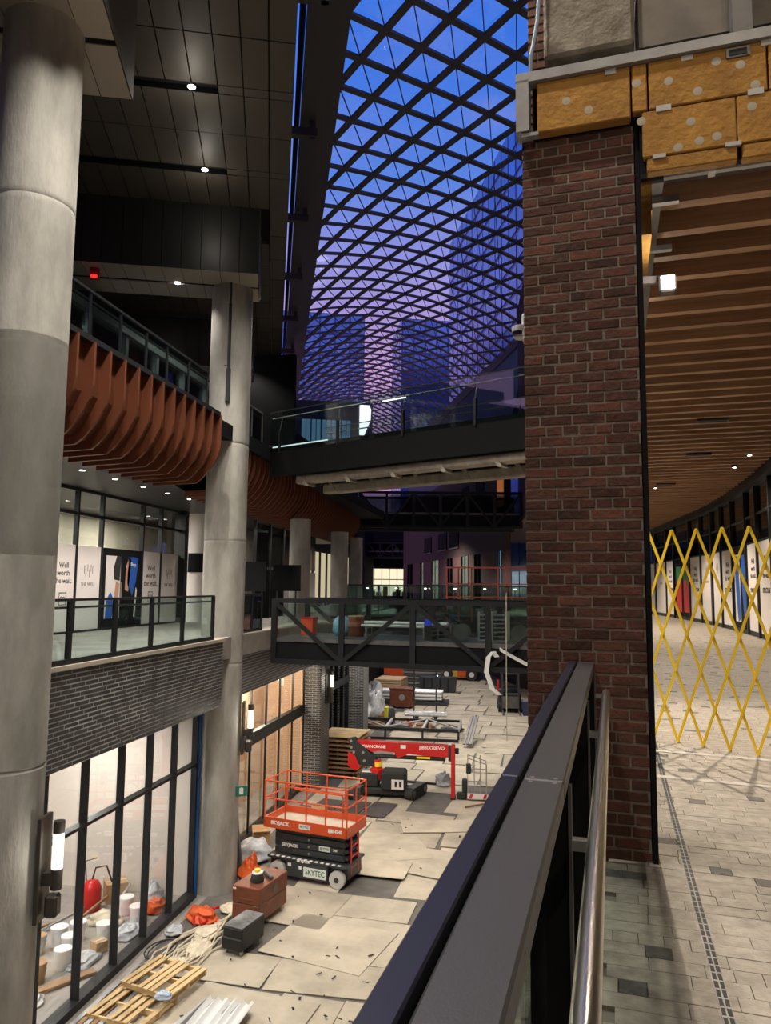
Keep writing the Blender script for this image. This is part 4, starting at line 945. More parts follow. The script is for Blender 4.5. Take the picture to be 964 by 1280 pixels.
o=sj.build('glazing_bars',mt['roofst'],rf); o['kind']='stuff'
# edge gutter with pipe and brackets, and the right hand edge
ez=18.43
MB().ob(T(10,1.15,ez-.55),TA*96,TB*.75,V((0,0,.75))).build('edge_beam',mt['roofst'],rf)
MB().ob(T(10,.62,ez-1.0),TA*96,TB*.5,V((0,0,.5))).build('gutter',mt['roofst'],rf)
MB().tube([T(10,.52,ez-.2),T(106,.52,ez-.2)],.10,8).build('pipe',mt['steel'],rf)
for a in range(12,104,6): MB().ob(T(a,.30,ez-1.6),TA*.25,TB*.9,V((0,0,.3))).ob(T(a+.05,.95,ez-1.6),TA*.15,TB*.2,V((0,0,1.3))).build('bracket',mt['roofst'],rf)
er=18.43
MB().ob(T(25,BR_-.1,er-.5),TA*80,TB*.9,V((0,0,.8))).build('edge_beam',mt['roofst'],rf)
# ================================================================== BUILDINGS UNDER AND OUTSIDE THE ROOF
rw=thing('wall_far_right','dark red brick building with lit windows along the far right of the hall','x'); rw['kind']='structure'; del rw['category']
MB().ob(T(44.6,19.5,FZ),TA*36,TB*.4,V((0,0,6.3-.4))).ob(T(44.6,14.5,-.6),TA*36,TB*5,V((0,0,.3))).ob(T(44.6,14.5,3.8),TA*36,TB*.4,V((0,0,6.5))).build('wall',M('far_brick',(.038,.020,.017),.85,rnd=.05),rw)
wins=((45.2,46.2,'lit'),(49.9,51.6,'d'),(53.3,55.3,'lit'),(58,60,'d'),(63.0,66.0,'lit'),(69.5,71.2,'lit'),(75,78,'d'))
a0=44.6; LW=EM('lit_window',(1,.85,.62),2.4); LWb=EM('lit_window_cool',(.5,.78,1),2.2)
for k,(s,e,kd) in enumerate(wins):
    MB().ob(T(a0,14.5,-.4),TA*(s-a0),TB*.4,V((0,0,4.2))).build('brick_pier',M('far_brick_pier',(.075,.032,.025),.85,rnd=.05) if 'far_brick_pier' not in bpy.data.materials else bpy.data.materials['far_brick_pier'],rw)
    wd=MB().ob(T(s,14.50,0),TA*(e-s),TB*.03,V((0,0,3.8))).build('window',mt['dglass'],rw)
    g=MB().ob(T(s,14.46,1.6),TA*(e-s),TB*.06,V((0,0,.08)))
    for q in (s,(s+e)/2,e): g.ob(T(q-.04,14.46,0),TA*.08,TB*.06,V((0,0,3.8)))
    g.build('window_frame',mt['black'],wd)
    MB().ob(T(s,14.60,0),TA*(e-s),TB*.05,V((0,0,3.8))).build('room_light',(LWb if k==0 else LW) if kd=='lit' else mt['blackm'],wd)
    a0=e
MB().ob(T(a0,14.5,-.4),TA*(80.6-a0),TB*.4,V((0,0,4.2))).build('brick_pier',bpy.data.materials['far_brick_pier'],rw)
for (s,e,z0,z1,kd) in ((44.7,45.9,6.6,8.6,1),(56,59,4.6,6.0,0),(60,63,4.6,6.0,0),(66,69,4.6,6.0,0),(49,51,6.4,9,0),(53,55,6.4,9,0)):
    wd=MB().ob(T(s,14.42,z0),TA*(e-s),TB*.06,V((0,0,z1-z0))).build('window',EM('lit_brick_glow',(.75,.24,.08),.35) if kd else mt['blackm'],rw)
    MB().ob(T(s-.08,14.38,z0-.1),TA*(e-s+.16),TB*.08,V((0,0,.1))).build('window_sill',mt['steel'],wd)
MB().prism([T(44.6,14.5,10.2),T(44.6,14.9,10.2),T(44.6,16.9,18.0),T(44.6,16.4,18.0)],TA*36).build('cladding',M('plum_cladding',(.06,.055,.075),.5),rw)
shell('wall_hall_end',MB().ob(T(100,-6,FZ),TA*.5,TB*38,V((0,0,18))),mt['blackm'],'dark far end wall of the hall')
fs_=thing('lit_shop','brightly lit far shop window at gallery level','shop',T(92,23.8,0),R_(19))
MB().bx(-12,-1.2,.6,.7,.3,3.7).build('room_wall',EM('shop_glow',(1,.85,.58),1.1),fs_)
for i in range(12): MB().bx(-12+i*.98,-11.92+i*.98,0,.1,.2,3.8).build('mullion',mt['black'],fs_)
MB().bx(-12,-1.2,0,.1,2.3,2.4).bx(-12,-1.2,0,.1,3.7,3.9).build('transom',mt['black'],fs_)
rg=random.Random(6)
for i in range(16): x=-11.6+rg.random()*9.5; h=.4+rg.random()*1.4; MB().bx(x,x+rg.uniform(.2,.7),.35,.55,.3,.3+h).build('goods',rg.choice([mt['brown'],mt['white'],mt['card'],mt['orange']]),fs_)
MB().bx(-12.6,-.6,-.4,1.2,-.3,.3).build('plinth',mt['blackm'],fs_); MB().bx(-12.6,-.6,-.4,1.2,3.9,5.0).build('sign_band',mt['blackm'],fs_)
# left far building at the roof's end with a bright opening
lf=thing('wall_far_left','blue-grey far building wall with tall windows and a bright opening','x'); lf['kind']='structure'; del lf['category']
MB().ob(T(52,.9,9.6),TA*.5,TB*6.1,V((0,0,5.1))).build('wall',M('slate_wall',(.07,.075,.11),.7),lf)
for i in range(5): w_=MB().ob(T(51.9,1.9+i*.72,10.6),TA*.08,TB*.62,V((0,0,2.7))).build('window',EM('blue_window',(.12,.24,.40),.55),lf); MB().ob(T(51.85,2.18+i*.72,10.6),TA*.04,TB*.05,V((0,0,2.7))).build('window_frame',mt['black'],w_)
MB().prism([T(51.9,6.05,12.3),T(51.9,6.4,12.3),T(51.9,6.85,13.4),T(51.9,6.88,14.2),T(51.9,6.75,14.5),T(51.9,6.05,14.5)],TA*.05).build('bright_opening',EM('bright_opening_white',(.95,.9,1),2.0),lf)
shell('wall_left_far_gallery',MB().bx(-14,-13.6,37,62,.1,11),mt['blackm'],'dark gallery wall beyond the last column')
lc=thing('lit_cafe','cream lit gallery window behind the slim concrete columns','shop',(-13.2,46,.0)); MB().bx(-.1,0,0,14,.6,3.7).build('glow_wall',EM('cream_glow',(1,.85,.55),.55),lc)
for i in range(9): MB().bx(0.1,.2,i*1.75-.1,i*1.75+.1,.1,3.9).build('mullion',mt['black'],lc)
# towers outside
def tower(label,a0,a1,b0,b1,z1,nz,nb,na):
    t=thing('tower_block',label,'building',T(a0,b0,0),R_(19)); W=b1-b0; D=a1-a0
    MB().bx(0,W,0,D,0,z1).build('body',mt['towerf'],t)
    m=MB()
    for k in range(nz):
        z=k*z1/nz
        for i in range(na): y=i*D/na; m.bx(-.12,0,y+.15,y+D/na-.15,z+.4,z+z1/nz-.2)
        for i in range(nb): x=i*W/nb; m.bx(x+.15,x+W/nb-.15,-.12,0,z+.4,z+z1/nz-.2)
    o=m.build('windows',mt['tower'],t); o['kind']='stuff'
    return t
tower('tall blue glass building seen through the right of the roof',60,107,26.3,50,54.5,16,6,18)
tower('lower blue glass block seen through the left of the roof',117,135,-30,14.3,46,13,18,6)
tower('blue glass block behind the middle of the roof',138,150,24.3,45,54,15,9,5)
# ================================================================== THINGS ON THE HALL FLOOR
GZ=FZ+.032
def rndrag(seed,rx,ry,h,n=14,m=9,jag=.35):
    r=random.Random(seed); mb=MB(); k=0
    rings=[]
    for i in range(m):
        t=i/(m-1); rad=math.cos(t*PI/2)**.6
        for j in range(n):
            a=2*PI*j/n; q=1+r.uniform(-jag,jag)
            mb.v.append((rx*rad*q*math.cos(a),ry*rad*q*math.sin(a),max(0,h*math.sin(t*PI/2)*(1+r.uniform(-jag,jag)) if i else 0)))
    for i in range(m-1):
        for j in range(n): a=i*n+j; b=i*n+(j+1)%n; mb.f.append((a,b,b+n,a+n))
    mb.f.append(tuple((m-1)*n+j for j in range(n))); mb.f.append(tuple(range(n))[::-1])
    return mb
def crumple(name,label,cat,loc,rx,ry,h,mat,seed,rz=0,jag=.35,group=None):
    o=rndrag(seed,rx,ry,h,jag=jag).build(name,mat,None,loc,rz); sm=o.modifiers.new('smooth','SUBSURF'); sm.levels=1; sm.render_levels=1; o.data.shade_smooth(); return tag(o,label,cat,group)
# ---- scissor lift
sl=thing('scissor_lift','orange and charcoal scissor lift parked beside the plywood-lined windows','lift',(-6.36,19.61,GZ),R_(-12.7))
for x in (0,1.77):
    for y in (0,.98):
        wv=MB().tube([(x,y-.07,.215),(x,y+.07,.215)],.215,24).build('wheel',mt['rubw'],sl,smooth=40)
        MB().tube([(x,y-.078 if y<.5 else y+.06,.215),(x,y-.06 if y<.5 else y+.078,.215)],.07,12).build('hub',mt['chars'],wv)
MB().bb(-.28,2.02,.09,.93,.18,.52,.02).build('chassis',mt['chars'],sl)
MB().bb(.26,1.50,-.05,.12,.10,.50,.02).build('side_box',mt['chars'],sl)
MB().bb(-.30,2.05,-.06,1.06,.50,.57,.012).build('chassis_deck',mt['chars'],sl)
for i in range(13): MB().prism([(-.2+i*.165,-.062,.555),(-.11+i*.165,-.062,.555),(-.10+i*.165,-.062,.575),(-.19+i*.165,-.062,.575)],(0,.06,0.002)).build('grip_mark',mt['chrome'],sl)
for i in range(4):
    z=.60+i*.175
    for y in (.12,.80):
        MB().bb(-.18,1.90,y,y+.10,z,z+.155,.015).build('scissor_arm',mt['chars'],sl)
    MB().tube([(.86,.10,z+.08),(.86,.92,z+.08)],.03,8).build('pin',mt['galv'],sl)
    MB().bb(1.80,1.98,.15,.85,z+.03,z+.13,.02).build('arm_end',mt['chars'],sl)
for y in (.28,.72): MB().bx(1.99,2.03,y-.025,y+.025,.25,1.2).build('ladder_rail',mt['red'],sl)
for z in (.42,.68,.94): MB().bx(1.99,2.025,.28,.72,z,z+.04).build('ladder_step',mt['red'],sl)
pf=MB().bx(-.38,2.06,-.10,1.06,1.30,1.36).build('platform_floor',mt['pine'],sl); pf.data.materials[0]=mt['board']
for (x0,x1,y0,y1) in ((-.40,2.08,-.12,-.09),(-.40,2.08,1.05,1.08),(-.40,-.37,-.12,1.08),(2.05,2.08,-.12,1.08)): MB().bx(x0,x1,y0,y1,1.28,1.55 if y1<0 else 1.54).build('toe_board',mt['orange'],sl)
def pipe(pts,nm='rail'): MB().tube(pts,.022,8).build(nm,mt['orange'],sl,smooth=40)
zt=2.48
for y in (-.105,1.065):
    pipe([(-.385,y,zt),(2.065,y,zt)],'top_rail'); pipe([(-.385,y,2.03),(2.065,y,2.03)],'mid_rail')
    for x in (-.385,.25,.88,1.45,2.065): pipe([(x,y,1.5),(x,y,zt)],'rail_post')
for x in (-.385,2.065):
    pipe([(x,-.105,zt),(x,1.065,zt)],'top_rail'); pipe([(x,-.105,2.03),(x,1.065,2.03)],'mid_rail')
    pipe([(x,.45,1.5),(x,.45,zt)],'rail_post')
for y in (-.13,): pipe([(.55,y,2.35),(1.95,y,2.35),(1.95,y,1.55)],'gate_rail')
MB().bb(1.75,1.92,.9,1.04,1.95,2.3,.02).build('control_box',mt['chars'],sl)
R3,U3=(1,0,0),(0,0,1)
def lt(s,x,z,size,mat,y,b=.004,sx=1.0): return text(s,size,mat,sl,facing((x,y,z),R3,U3),bold=b,sx=sx)
lt('SKYJACK',.10,1.42,.125,mt['chrome'],-.123,.006,1.1); lt('SJIII 4740',1.74,1.42,.115,mt['chrome'],-.123,.006,.95)
pl=MB().bx(.68,1.0,-.126,-.12,1.36,1.48).build('plate',mt['chrome'],sl); text('SKYTEC',.075,mt['greeni'],pl,facing((.84,-.128,1.42),R3,U3),bold=.002)
lt('SKYJACK',.28,.82,.11,mt['chrome'],.118,.006,1.1); lt('SKYJACK',.80,.535,.09,mt['chrome'],-.063,.005,1.1)
pl=MB().bx(1.16,1.48,.110,.12,.80,.93).build('plate',mt['chrome'],sl); text('SKYTEC',.075,mt['greeni'],pl,facing((1.32,.108,.865),R3,U3),bold=.002)
lt('740',1.63,.86,.08,mt['chrome'],.118)
pl=MB().bx(.80,1.46,-.056,-.05,.16,.40).build('plate',mt['chrome'],sl); text('SKYTEC',.19,mt['greeni'],pl,facing((1.14,-.059,.28),R3,U3),bold=.004,sx=.85)
for (x,z,w_) in ((.38,.40,.10),(.70,.36,.08)): MB().bx(x-w_/2,x+w_/2,-.055,-.05,z-.04,z+.04).build('sticker',mt['chrome'],sl)
# ---- crawler crane
cr_=thing('crawler_crane','red folded crawler crane with black engine box on tracks','crane',(-4.6,27.7,GZ),R_(2))
def track(x,y,rz):
    t=MB(); L=.95; r=.20; wdt=.30; pts=[]
    for i in range(9): a=PI/2+PI*i/8; pts.append((-L/2+r*math.cos(a),r+r*math.sin(a)))
    for i in range(9): a=-PI/2+PI*i/8; pts.append((L/2+r*math.cos(a),r+r*math.sin(a)))
    m=Matrix.Rotation(rz,3,'Z')
    o=MB().prism([m@V((p,-wdt/2,q))+V((x,y,0)) for p,q in pts],m@V((0,wdt,0))).build('track',mt['rub'],cr_)
    for i in range(14):
        q=-L/2+i*L/13; MB().ob(m@V((q-.02,-wdt/2-.01,2*r))+V((x,y,0)),m@V((.04,0,0)),m@V((0,wdt+.02,0)),V((0,0,.02))).build('track_pad',mt['steel'],o)
    for (px,pz) in ((L/2,r),(-L/2,r)): MB().tube([m@V((px,-wdt/2-.02,pz))+V((x,y,0)),m@V((px,-wdt/2+.02,pz))+V((x,y,0))],.13,12).build('sprocket',mt['steel'],o)
track(-1.25,-.25,R_(70)); track(.82,.15,R_(70))
MB().bb(-1.15,.75,-.3,.45,.12,.34,.04).build('undercarriage',mt['rub'],cr_)
MB().bb(-.42,.48,-.45,.35,.30,.98,.07).build('engine_box',mt['rub'],cr_); MB().bx(-.02,.42,-.456,-.45,.38,.72).build('engine_panel',mt['white'],cr_); 
for x in (.10,.26): MB().prism([(x,-.458,.46),(x+.08,-.458,.46),(x+.10,-.458,.66),(x,-.458,.66)],(0,-.003,0)).build('engine_vent',mt['rub'],cr_)
MB().bb(-1.25,-.55,-.2,.5,.34,.85,.06).build('winch_box',mt['rub'],cr_); MB().bx(-1.2,-.6,-.1,.4,.85,.87).build('cover',mt['plastw'],cr_)
MB().lathe([(.26,.6),(.26,.95),(.17,1.0),(.17,1.3)],(-.65,.1,0),16).build('slew_post',mt['red'],cr_); MB().lathe([(.18,1.05),(.18,1.22)],(-.62,.1,0),16).build('slew_band',mt['yellow'],cr_)
MB().prism([(-1.75,-.05,2.0),(-1.5,-.05,2.05),(-.55,-.05,1.25),(-.75,-.05,1.05),(-1.3,-.05,1.1)],(0,.35,0)).build('mast_knuckle',mt['rub'],cr_)
MB().prism([(-1.72,-.12,1.55),(-1.45,-.12,1.45),(-1.25,-.12,1.0),(-1.45,-.12,.9),(-1.70,-.12,1.05)],(0,.12,0)).build('mast_cover',mt['red'],cr_)
for (x,z) in ((-1.62,1.95),(-1.6,1.72),(-1.5,1.55),(-1.15,1.55),(-1.1,1.25)): MB().tube([(x,-.09,z),(x,-.05,z)],.05,10).build('pin',mt['galv'],cr_)
bo=MB().prism([(-1.45,-.02,1.97),(1.95,-.02,1.90),(2.05,-.02,1.86),(2.02,-.02,1.48),(1.2,-.02,1.50),(.55,-.02,1.55),(-.55,-.02,1.63),(-.85,-.02,1.58)],(0,.30,0)).build('boom',mt['red'],cr_)
MB().prism([(.02,-.03,1.57),(.55,-.03,1.56),(.22,-.03,1.40),(.14,-.03,1.40)],(0,.25,0)).build('boom_lug',mt['red'],bo)
MB().tube([(-.8,.08,1.42),(1.9,.08,1.40)],.075,10).build('lift_ram',mt['rub'],bo); MB().bx(.85,1.35,-.01,.0,1.40,1.47).build('warning_plate',mt['yellow'],bo)
text('YUANCRANE',.15,mt['chrome'],bo,facing((-.75,-.024,1.77),R3,U3),bold=.003); text('JIBBIX70EVO',.17,mt['chrome'],bo,facing((1.42,-.024,1.80),R3,U3),bold=.003); MB().bx(.25,.45,-.024,-.02,1.74,1.87).build('sticker',mt['chrome'],bo)
for y in (-.05,.22): MB().bb(2.12,2.26,y,y+.09,.02,1.92,.012).build('jib_leg',mt['red'],cr_)
MB().bb(2.02,2.14,-.04,.28,1.35,1.88,.02).build('jib_head',mt['rub'],cr_); MB().bb(2.26,2.40,.1,.2,1.6,1.8,.02).build('jib_hook',mt['rub'],cr_); MB().bx(2.10,2.28,-.06,.32,0,.06).build('jib_foot',mt['rub'],cr_)
# ---- man basket
mb_=thing('man_basket','grey tubular work basket with striped base beside the red crane','basket',(-1.55,28.05,GZ),R_(4))
MB().bx(-.36,.36,-.3,.3,.05,.11).build('floor_plate',mt['galv'],mb_)
bs=MB().bx(-.36,.40,-.315,-.30,.08,.26).build('base_board',mt['white'],mb_)
for x in (-.30,.20): MB().prism([(x,-.318,.09),(x+.1,-.318,.09),(x+.16,-.318,.25),(x+.06,-.318,.25)],(0,-.003,0)).build('stripe',mt['red'],bs)
for x in (-.34,-.1,.12,.34):
    for y in (-.28,.28): MB().tube([(x,y,.1),(x,y,1.5 if x<.3 else 1.3)],.018,6).build('upright',mt['galv'],mb_)
for z in (.55,1.0,1.5):
    MB().tube([(-.34,-.28,z),(.34,-.28,z if z<1.4 else 1.3),(.34,.28,z if z<1.4 else 1.3),(-.34,.28,z),(-.34,-.28,z)],.018,6).build('hoop',mt['galv'],mb_)
MB().bb(-.40,-.22,-.35,-.15,.95,1.3,.03).build('control_head',mt['rub'],mb_); MB().bb(-.55,-.36,-.2,.1,.05,.7,.04).build('coupler',mt['rub'],mb_); MB().bb(-.75,-.40,-.25,.0,.02,.25,.05).build('coupler_foot',mt['rub'],mb_)
# ---- tool chests
oc=thing('tool_chest','tall brown steel tool chest on castors below the column','tool chest',(-6.02,17.28,GZ),R_(-12))
MB().bb(-.36,.36,-.62,.62,.14,.50,.015).build('body',mt['brown'],oc); MB().bb(-.365,.365,-.625,.625,.51,.88,.015).build('lid',mt['brown'],oc)
MB().bx(-.18,.2,-.64,-.62,.60,.63).build('handle',mt['brown'],oc); MB().bx(-.345,-.26,-.63,-.62,.80,.84).build('sticker',mt['white'],oc)
MB().lathe([(.10,0),(.10,.01)],(0,0,0),16).build('badge',mt['steel'],oc,(.366,.05,.68)).rotation_euler=(0,PI/2,0)
for x in (-.28,.28):
    for y in (-.52,.52): cs=MB().tube([(x-.03,y,.065),(x+.03,y,.065)],.065,12).build('castor',mt['rubw'],oc); MB().bx(x-.04,x+.04,y-.03,y+.03,.10,.15).build('castor_fork',mt['galv'],cs)
o=thing('work_lamp','black work lamp with yellow top standing on the brown chest','work lamp',(-6.02,17.05,GZ+.88),0); MB().lathe([(.15,0),(.16,.05),(.13,.14),(.11,.18)],n=18).build('base',mt['rub'],o,smooth=40); MB().lathe([(.12,.18),(.12,.21)],n=18).build('ring',mt['plastw'],o); MB().lathe([(.07,.21),(.07,.27)],n=12).build('cap',mt['yellow'],o)
o=thing('grinder','grey hand grinder lying on the brown chest','tool',(-5.86,17.35,GZ+.885),R_(130)); MB().bb(-.25,.2,-.05,.05,0,.09,.02).build('body',mt['steel'],o); MB().lathe([(.06,0),(.06,.02)],(.24,0,.03),12).build('disc',mt['galv'],o)
bc=thing('black_chest','low black steel chest with dusty top on castors','tool chest',(-5.86,15.82,GZ),R_(-14))
MB().bb(-.25,.25,-.42,.42,.10,.56,.03).build('body',mt['black'],bc); MB().bb(-.235,.235,-.41,.42,.555,.575,.008).build('top',M('dusty_top',(.06,.06,.06),.6,col2=(.25,.25,.25),scale=3),bc); MB().bb(-.255,.255,-.45,-.40,.12,.36,.02).build('drawer',mt['black'],bc)
for x in (-.18,.18):
    for y in (-.33,.33): MB().tube([(x-.02,y,.05),(x+.02,y,.05)],.05,10).build('castor',mt['galv'],bc)
# ---- pallets
def pallet(label,loc,rz,ndeck,tilt=0,grp=None):
    t=thing('pallet',label,'pallet',loc,rz); t.rotation_euler=(tilt,0,rz); 
    for y in (-.48,0,.48): MB().bx(-.6,.6,y-.022,y+.022,.02,.11).build('stringer',mt['pine'],t)
    for i in range(ndeck):
        x=-.55+i*1.1/(ndeck-1)
        if ndeck>6 and i in (2,6): continue
        MB().bx(x-.05,x+.05,-.52,.52,.11,.13).build('deck_board',mt['pine'],t)
    for x in (-.52,0,.52): MB().bx(x-.05,x+.05,-.52,.52,0,.02).build('base_board',mt['pine'],t)
    return t
pallet('upper wooden pallet with missing boards beside the shop window sill',(-6.72,13.92,GZ+.16),R_(-16),9,R_(2))
pallet('lower wooden pallet half under the other pallet by the window sill',(-6.95,13.15,GZ),R_(-10),8)
for i in range(5):
    tag(MB().bar((-7.75+.11*i,12.0,GZ+.04),(-7.62+.12*i,14.6-.2*i,GZ+.04),.09,.05).build('timber_length',mt['brownw'] if i%2 else mt['galv']),'long timber length lying along the shop window sill','timber','timber lengths along the window sill')
# corrugated white sheets at the picture's lower edge
for j in range(3):
    m=MB(); n_=18
    for i in range(n_+1): x=i*.05; z=.05*math.sin(i*1.9)+.05; m.v+=[(x,0,z),(x,1.5,z),(x,0,z+.01),(x,1.5,z+.01)]
    for i in range(n_): a=4*i; m.f+=[(a,a+4,a+5,a+1),(a+2,a+3,a+7,a+6)]
    tag(m.build('corrugated_sheet',mt['plastw'] if j!=1 else mt['galv'],None,(-6.15+.22*j,12.25-.12*j,GZ+.07*j),R_(-14+6*j)),('lowest white corrugated sheet','grey corrugated middle sheet','topmost white corrugated sheet')[j]+' of the loose pile next to the pallets','sheet','corrugated sheets next to the pallets')
crumple('rag','crumpled pale blue rag on the pallet','rag',(-6.35,13.15,GZ+.30),.16,.13,.10,M('pale_blue_rag',(.40,.47,.58),.8),5)
# ---- tarps, plastic and rope
crumple('tarpaulin','bright orange tarpaulin heap at the foot of the column','tarpaulin',(-6.97,19.1,GZ),.28,.42,.6,mt['tarp'],2,.4,.4)
crumple('tarpaulin','small orange tarpaulin crumpled by the window sill','tarpaulin',(-7.25,16.85,GZ),.48,.28,.26,mt['tarp'],4,-.5,.45)
for i,(x,y,rx,ry,h) in enumerate(((-6.9,16.25,.30,.42,.09),(-6.75,15.55,.24,.42,.08),(-6.95,14.85,.24,.32,.07),(-6.80,17.5,.25,.32,.10))):
    crumple('dust_sheet','crumpled cream dust sheet '+('beside the small orange tarpaulin','beside the black chest','closest to the wooden pallets','between the column and the brown chest')[i],'dust sheet',(x,y,GZ),rx,ry,h,mt['rope'],20+i,.2*i,.55,'cream dust sheets')
rg=random.Random(9)
for i in range(16):
    pts=[]; x,y=-6.95+rg.uniform(-.2,.5),16.9+rg.uniform(-.3,.4)
    for k in range(9): pts.append((x,y,GZ+.03+.02*rg.random())); x+=rg.uniform(-.14,.10); y-=rg.uniform(.22,.34)
    tag(MB().tube(pts,.022,6).build('rope',mt['rope']),'cream rope strand lying over the dust sheets','rope','cream ropes over the dust sheets')
for i in range(3):
    pts=[(-7.25+.05*i+.12*math.sin(k*1.1+i),17.2-.14*k+.05*i,GZ+.12+.02*math.sin(k*2)) for k in range(7)]
    tag(MB().tube(pts,.03,6).build('red_strap',mt['red']),'red strap lying beside the orange tarpaulin','strap','red straps by the tarpaulin')
tag(MB().tube([(-7.5+.25*math.cos(a*.5)*(.7+.03*a),15.35+.45*math.sin(a*.5),GZ+.02) for a in range(27)],.014,6).build('cable',mt['rub']),'black cable coil on the floor along the shop window sill','cable')
crumple('bag','white crumpled bag on the window sill edge','bag',(-7.6,16.15,GZ),.22,.25,.14,mt['plastic'],31)
crumple('plastic_sheet','grey plastic sheet heap between the column and the scissor lift','plastic sheet',(-7.45,20.75,GZ),.55,.55,.5,mt['plastic'],8,.3,.25)
for (x,y,lb) in ((-7.72,22.1,'open cardboard box behind the grey plastic heap'),(-6.5,24.4,'cardboard box behind the scissor lift')):
    o=thing('cardboard_box',lb,'box',(x,y,GZ),R_(25)); MB().bx(-.25,.25,-.2,.2,0,.32).build('body',mt['card'],o)
    for s in (-1,1): MB().ob((-.25,s*.2,.32),(.5,0,0),(0,s*.14,.08),(0,0,.006)).build('flap',mt['card'],o)
# ---- plank stack behind the lift
ps_=thing('plank_stack','tall stack of brown planks behind the scissor lift','timber stack',(-7.2,30.75,FZ),R_(-4)); rg=random.Random(12)
for i in range(9):
    z=.05+i*.175
    for j in range(3): MB().bx(-.85+rg.uniform(-.03,.03),.85+rg.uniform(-.03,.03),-.95+j*.64,-.35+j*.64,z,z+.075).build('plank',mt['brownw'],ps_)
    if i<8:
        for x in (-.7,0,.7): MB().bx(x-.05,x+.05,-.9,.9,z+.075,z+.175).build('spacer',mt['rub'],ps_)
for j in range(3): MB().bx(-.85,.85,-.95+j*.64,-.35+j*.64,1.625,1.66).build('plank',mt['pine'],ps_)
# dark mats on the floor beyond the lift
for i in range(3): tag(MB().cb((-6.7+i*.95,25.9,FZ+.075),(.85,1.6,.03),R_(-8)).build('floor_mat',mt['steel']),'grey rubber mat on the floor between the scissor lift and the crane','mat','grey mats behind the scissor lift')
# ---- black steel frame behind the crane
sf_=thing('steel_truss','long black steel truss frame lying behind the red crane','steel frame',(-8.6,37.6,FZ+.05),R_(1.5))
for y in (0,2.6):
    for z in (0,.5): MB().bx(0,5.6,y-.06,y+.06,z,z+.12).build('chord',mt['black'],sf_)
for x in (0,1.9,3.8,5.6): MB().bx(x-.06,x+.06,0,2.6,.5,.62).build('cross_bar',mt['galv'] if x>0 else mt['black'],sf_)
for (a,b) in (((0,2.6),(1.9,0)),((1.9,0),(3.8,2.6)),((3.8,2.6),(5.6,0))): MB().bar((a[0],a[1],.62),(b[0],b[1],.62),.10,.05).build('brace',mt['galv'],sf_)
for x in (0,1.9,3.8,5.6):
    for y in (0,2.6): MB().bx(x-.05,x+.05,y-.05,y+.05,.1,.5).build('upright',mt['black'],sf_)
for i in range(3): tag(MB().bar((-2.65+.16*i,36.6,FZ+.2),(-2.4+.14*i,39.2,FZ+1.1),.12,.06).build('steel_bar',mt['steel']),'grey steel bar propped at the end of the black frame','steel bar','propped grey steel bars')
crumple('plastic_sheet','small clear plastic heap beneath the crane boom','plastic sheet',(-2.95,29.6,GZ),.35,.3,.45,mt['plastic'],41,0,.45)
tag(MB().bar((-5.9,29.9,FZ+.08),(-2.9,29.6,FZ+.08),.10,.06).build('steel_bar',mt['rub']),'long black bar on the floor behind the crane','steel bar')
tag(MB().bar((-1.9,26.8,FZ+.07),(-1.0,27.6,FZ+.07),.05,.04).build('steel_bar',mt['brownw']),'brown bar on the floor below the work basket','steel bar')
# ---- far clutter
for i,(x,y,rx,ry,h) in enumerate(((-9.0,41.6,.8,.9,1.7),(-8.4,43.6,.7,.8,1.5),(-8.9,45.4,.8,.8,1.6))): crumple('plastic_wrap',('near','middle','rear')[i]+' heap of clear plastic wrap against the dark pier','plastic wrap',(x,y,GZ),rx,ry,h,mt['plastic'],50+i,0,.4)
crumple('rubble_bag','brown rubble heap before the plastic wrap','rubble',(-7.75,43.0,GZ),.45,.35,.45,mt['brownw'],60)
for i,(x,y) in enumerate(((-7.9,40.75),(-6.4,40.7),(-5.0,40.75),(-3.6,40.7))): crumple('scrap_heap','low grey scrap heap behind the black steel frame','scrap',(x,y,GZ),.7,.3,.28,mt['steel'] if i%2 else mt['brownw'],70+i,0,.5,'scrap heaps behind the steel frame')
o=thing('vacuum','black and yellow barrel vacuum before the brown chest','vacuum',(-7.15,41.7,GZ)); MB().lathe([(.28,0),(.3,.1),(.28,.75),(.2,.95)],n=16).build('body',mt['chars'],o,smooth=40); MB().bb(-.30,-.05,-.31,.1,.35,1.02,.05).build('cover',M('lime_cover',(.62,.60,.04),.5),o)
o=thing('fuel_can','small orange can beside the barrel vacuum','can',(-6.1,41.6,GZ)); MB().bb(-.25,.25,-.15,.15,0,.25,.04).build('body',mt['orange'],o); MB().bb(-.08,.08,-.05,.05,.25,.32,.02).build('handle',mt['rub'],o)
o=thing('brown_chest','brown steel chest with grey emblem among the pipe stacks','tool chest',(-7.4,47.8,GZ),R_(-3)); MB().bb(-.75,.75,-.45,.45,.12,1.15,.03).build('body',mt['brown'],o); MB().bb(-.78,.78,-.48,.48,1.15,1.25,.02).build('lid',mt['brown'],o); MB().lathe([(.2,0),(.2,.01)],n=16).build('emblem',mt['galv'],o,(.05,-.45,.68)).rotation_euler=(PI/2,0,0)
for x in (-.6,.6): MB().bx(x-.06,x+.06,-.4,.4,0,.12).build('skid',mt['rub'],o)
for j in range(3):
    for i in range(4): tag(MB().tube([(-10.0,49.0+.3*i,GZ+.35+.22*j),(-5.0,49.2+.3*i,GZ+.35+.22*j)],.10,8).build('pipe',mt['plastw'] if (i+j)%2 else mt['galv']),'pale pipe in the stack behind the brown emblem chest','pipe','pipe stack behind the brown chest')
tag(MB().bx(-9.6,-4.6,48.9,50.3,GZ,GZ+.24).build('bearer',mt['chars']),'dark bearer under the far pipe stack','bearer')
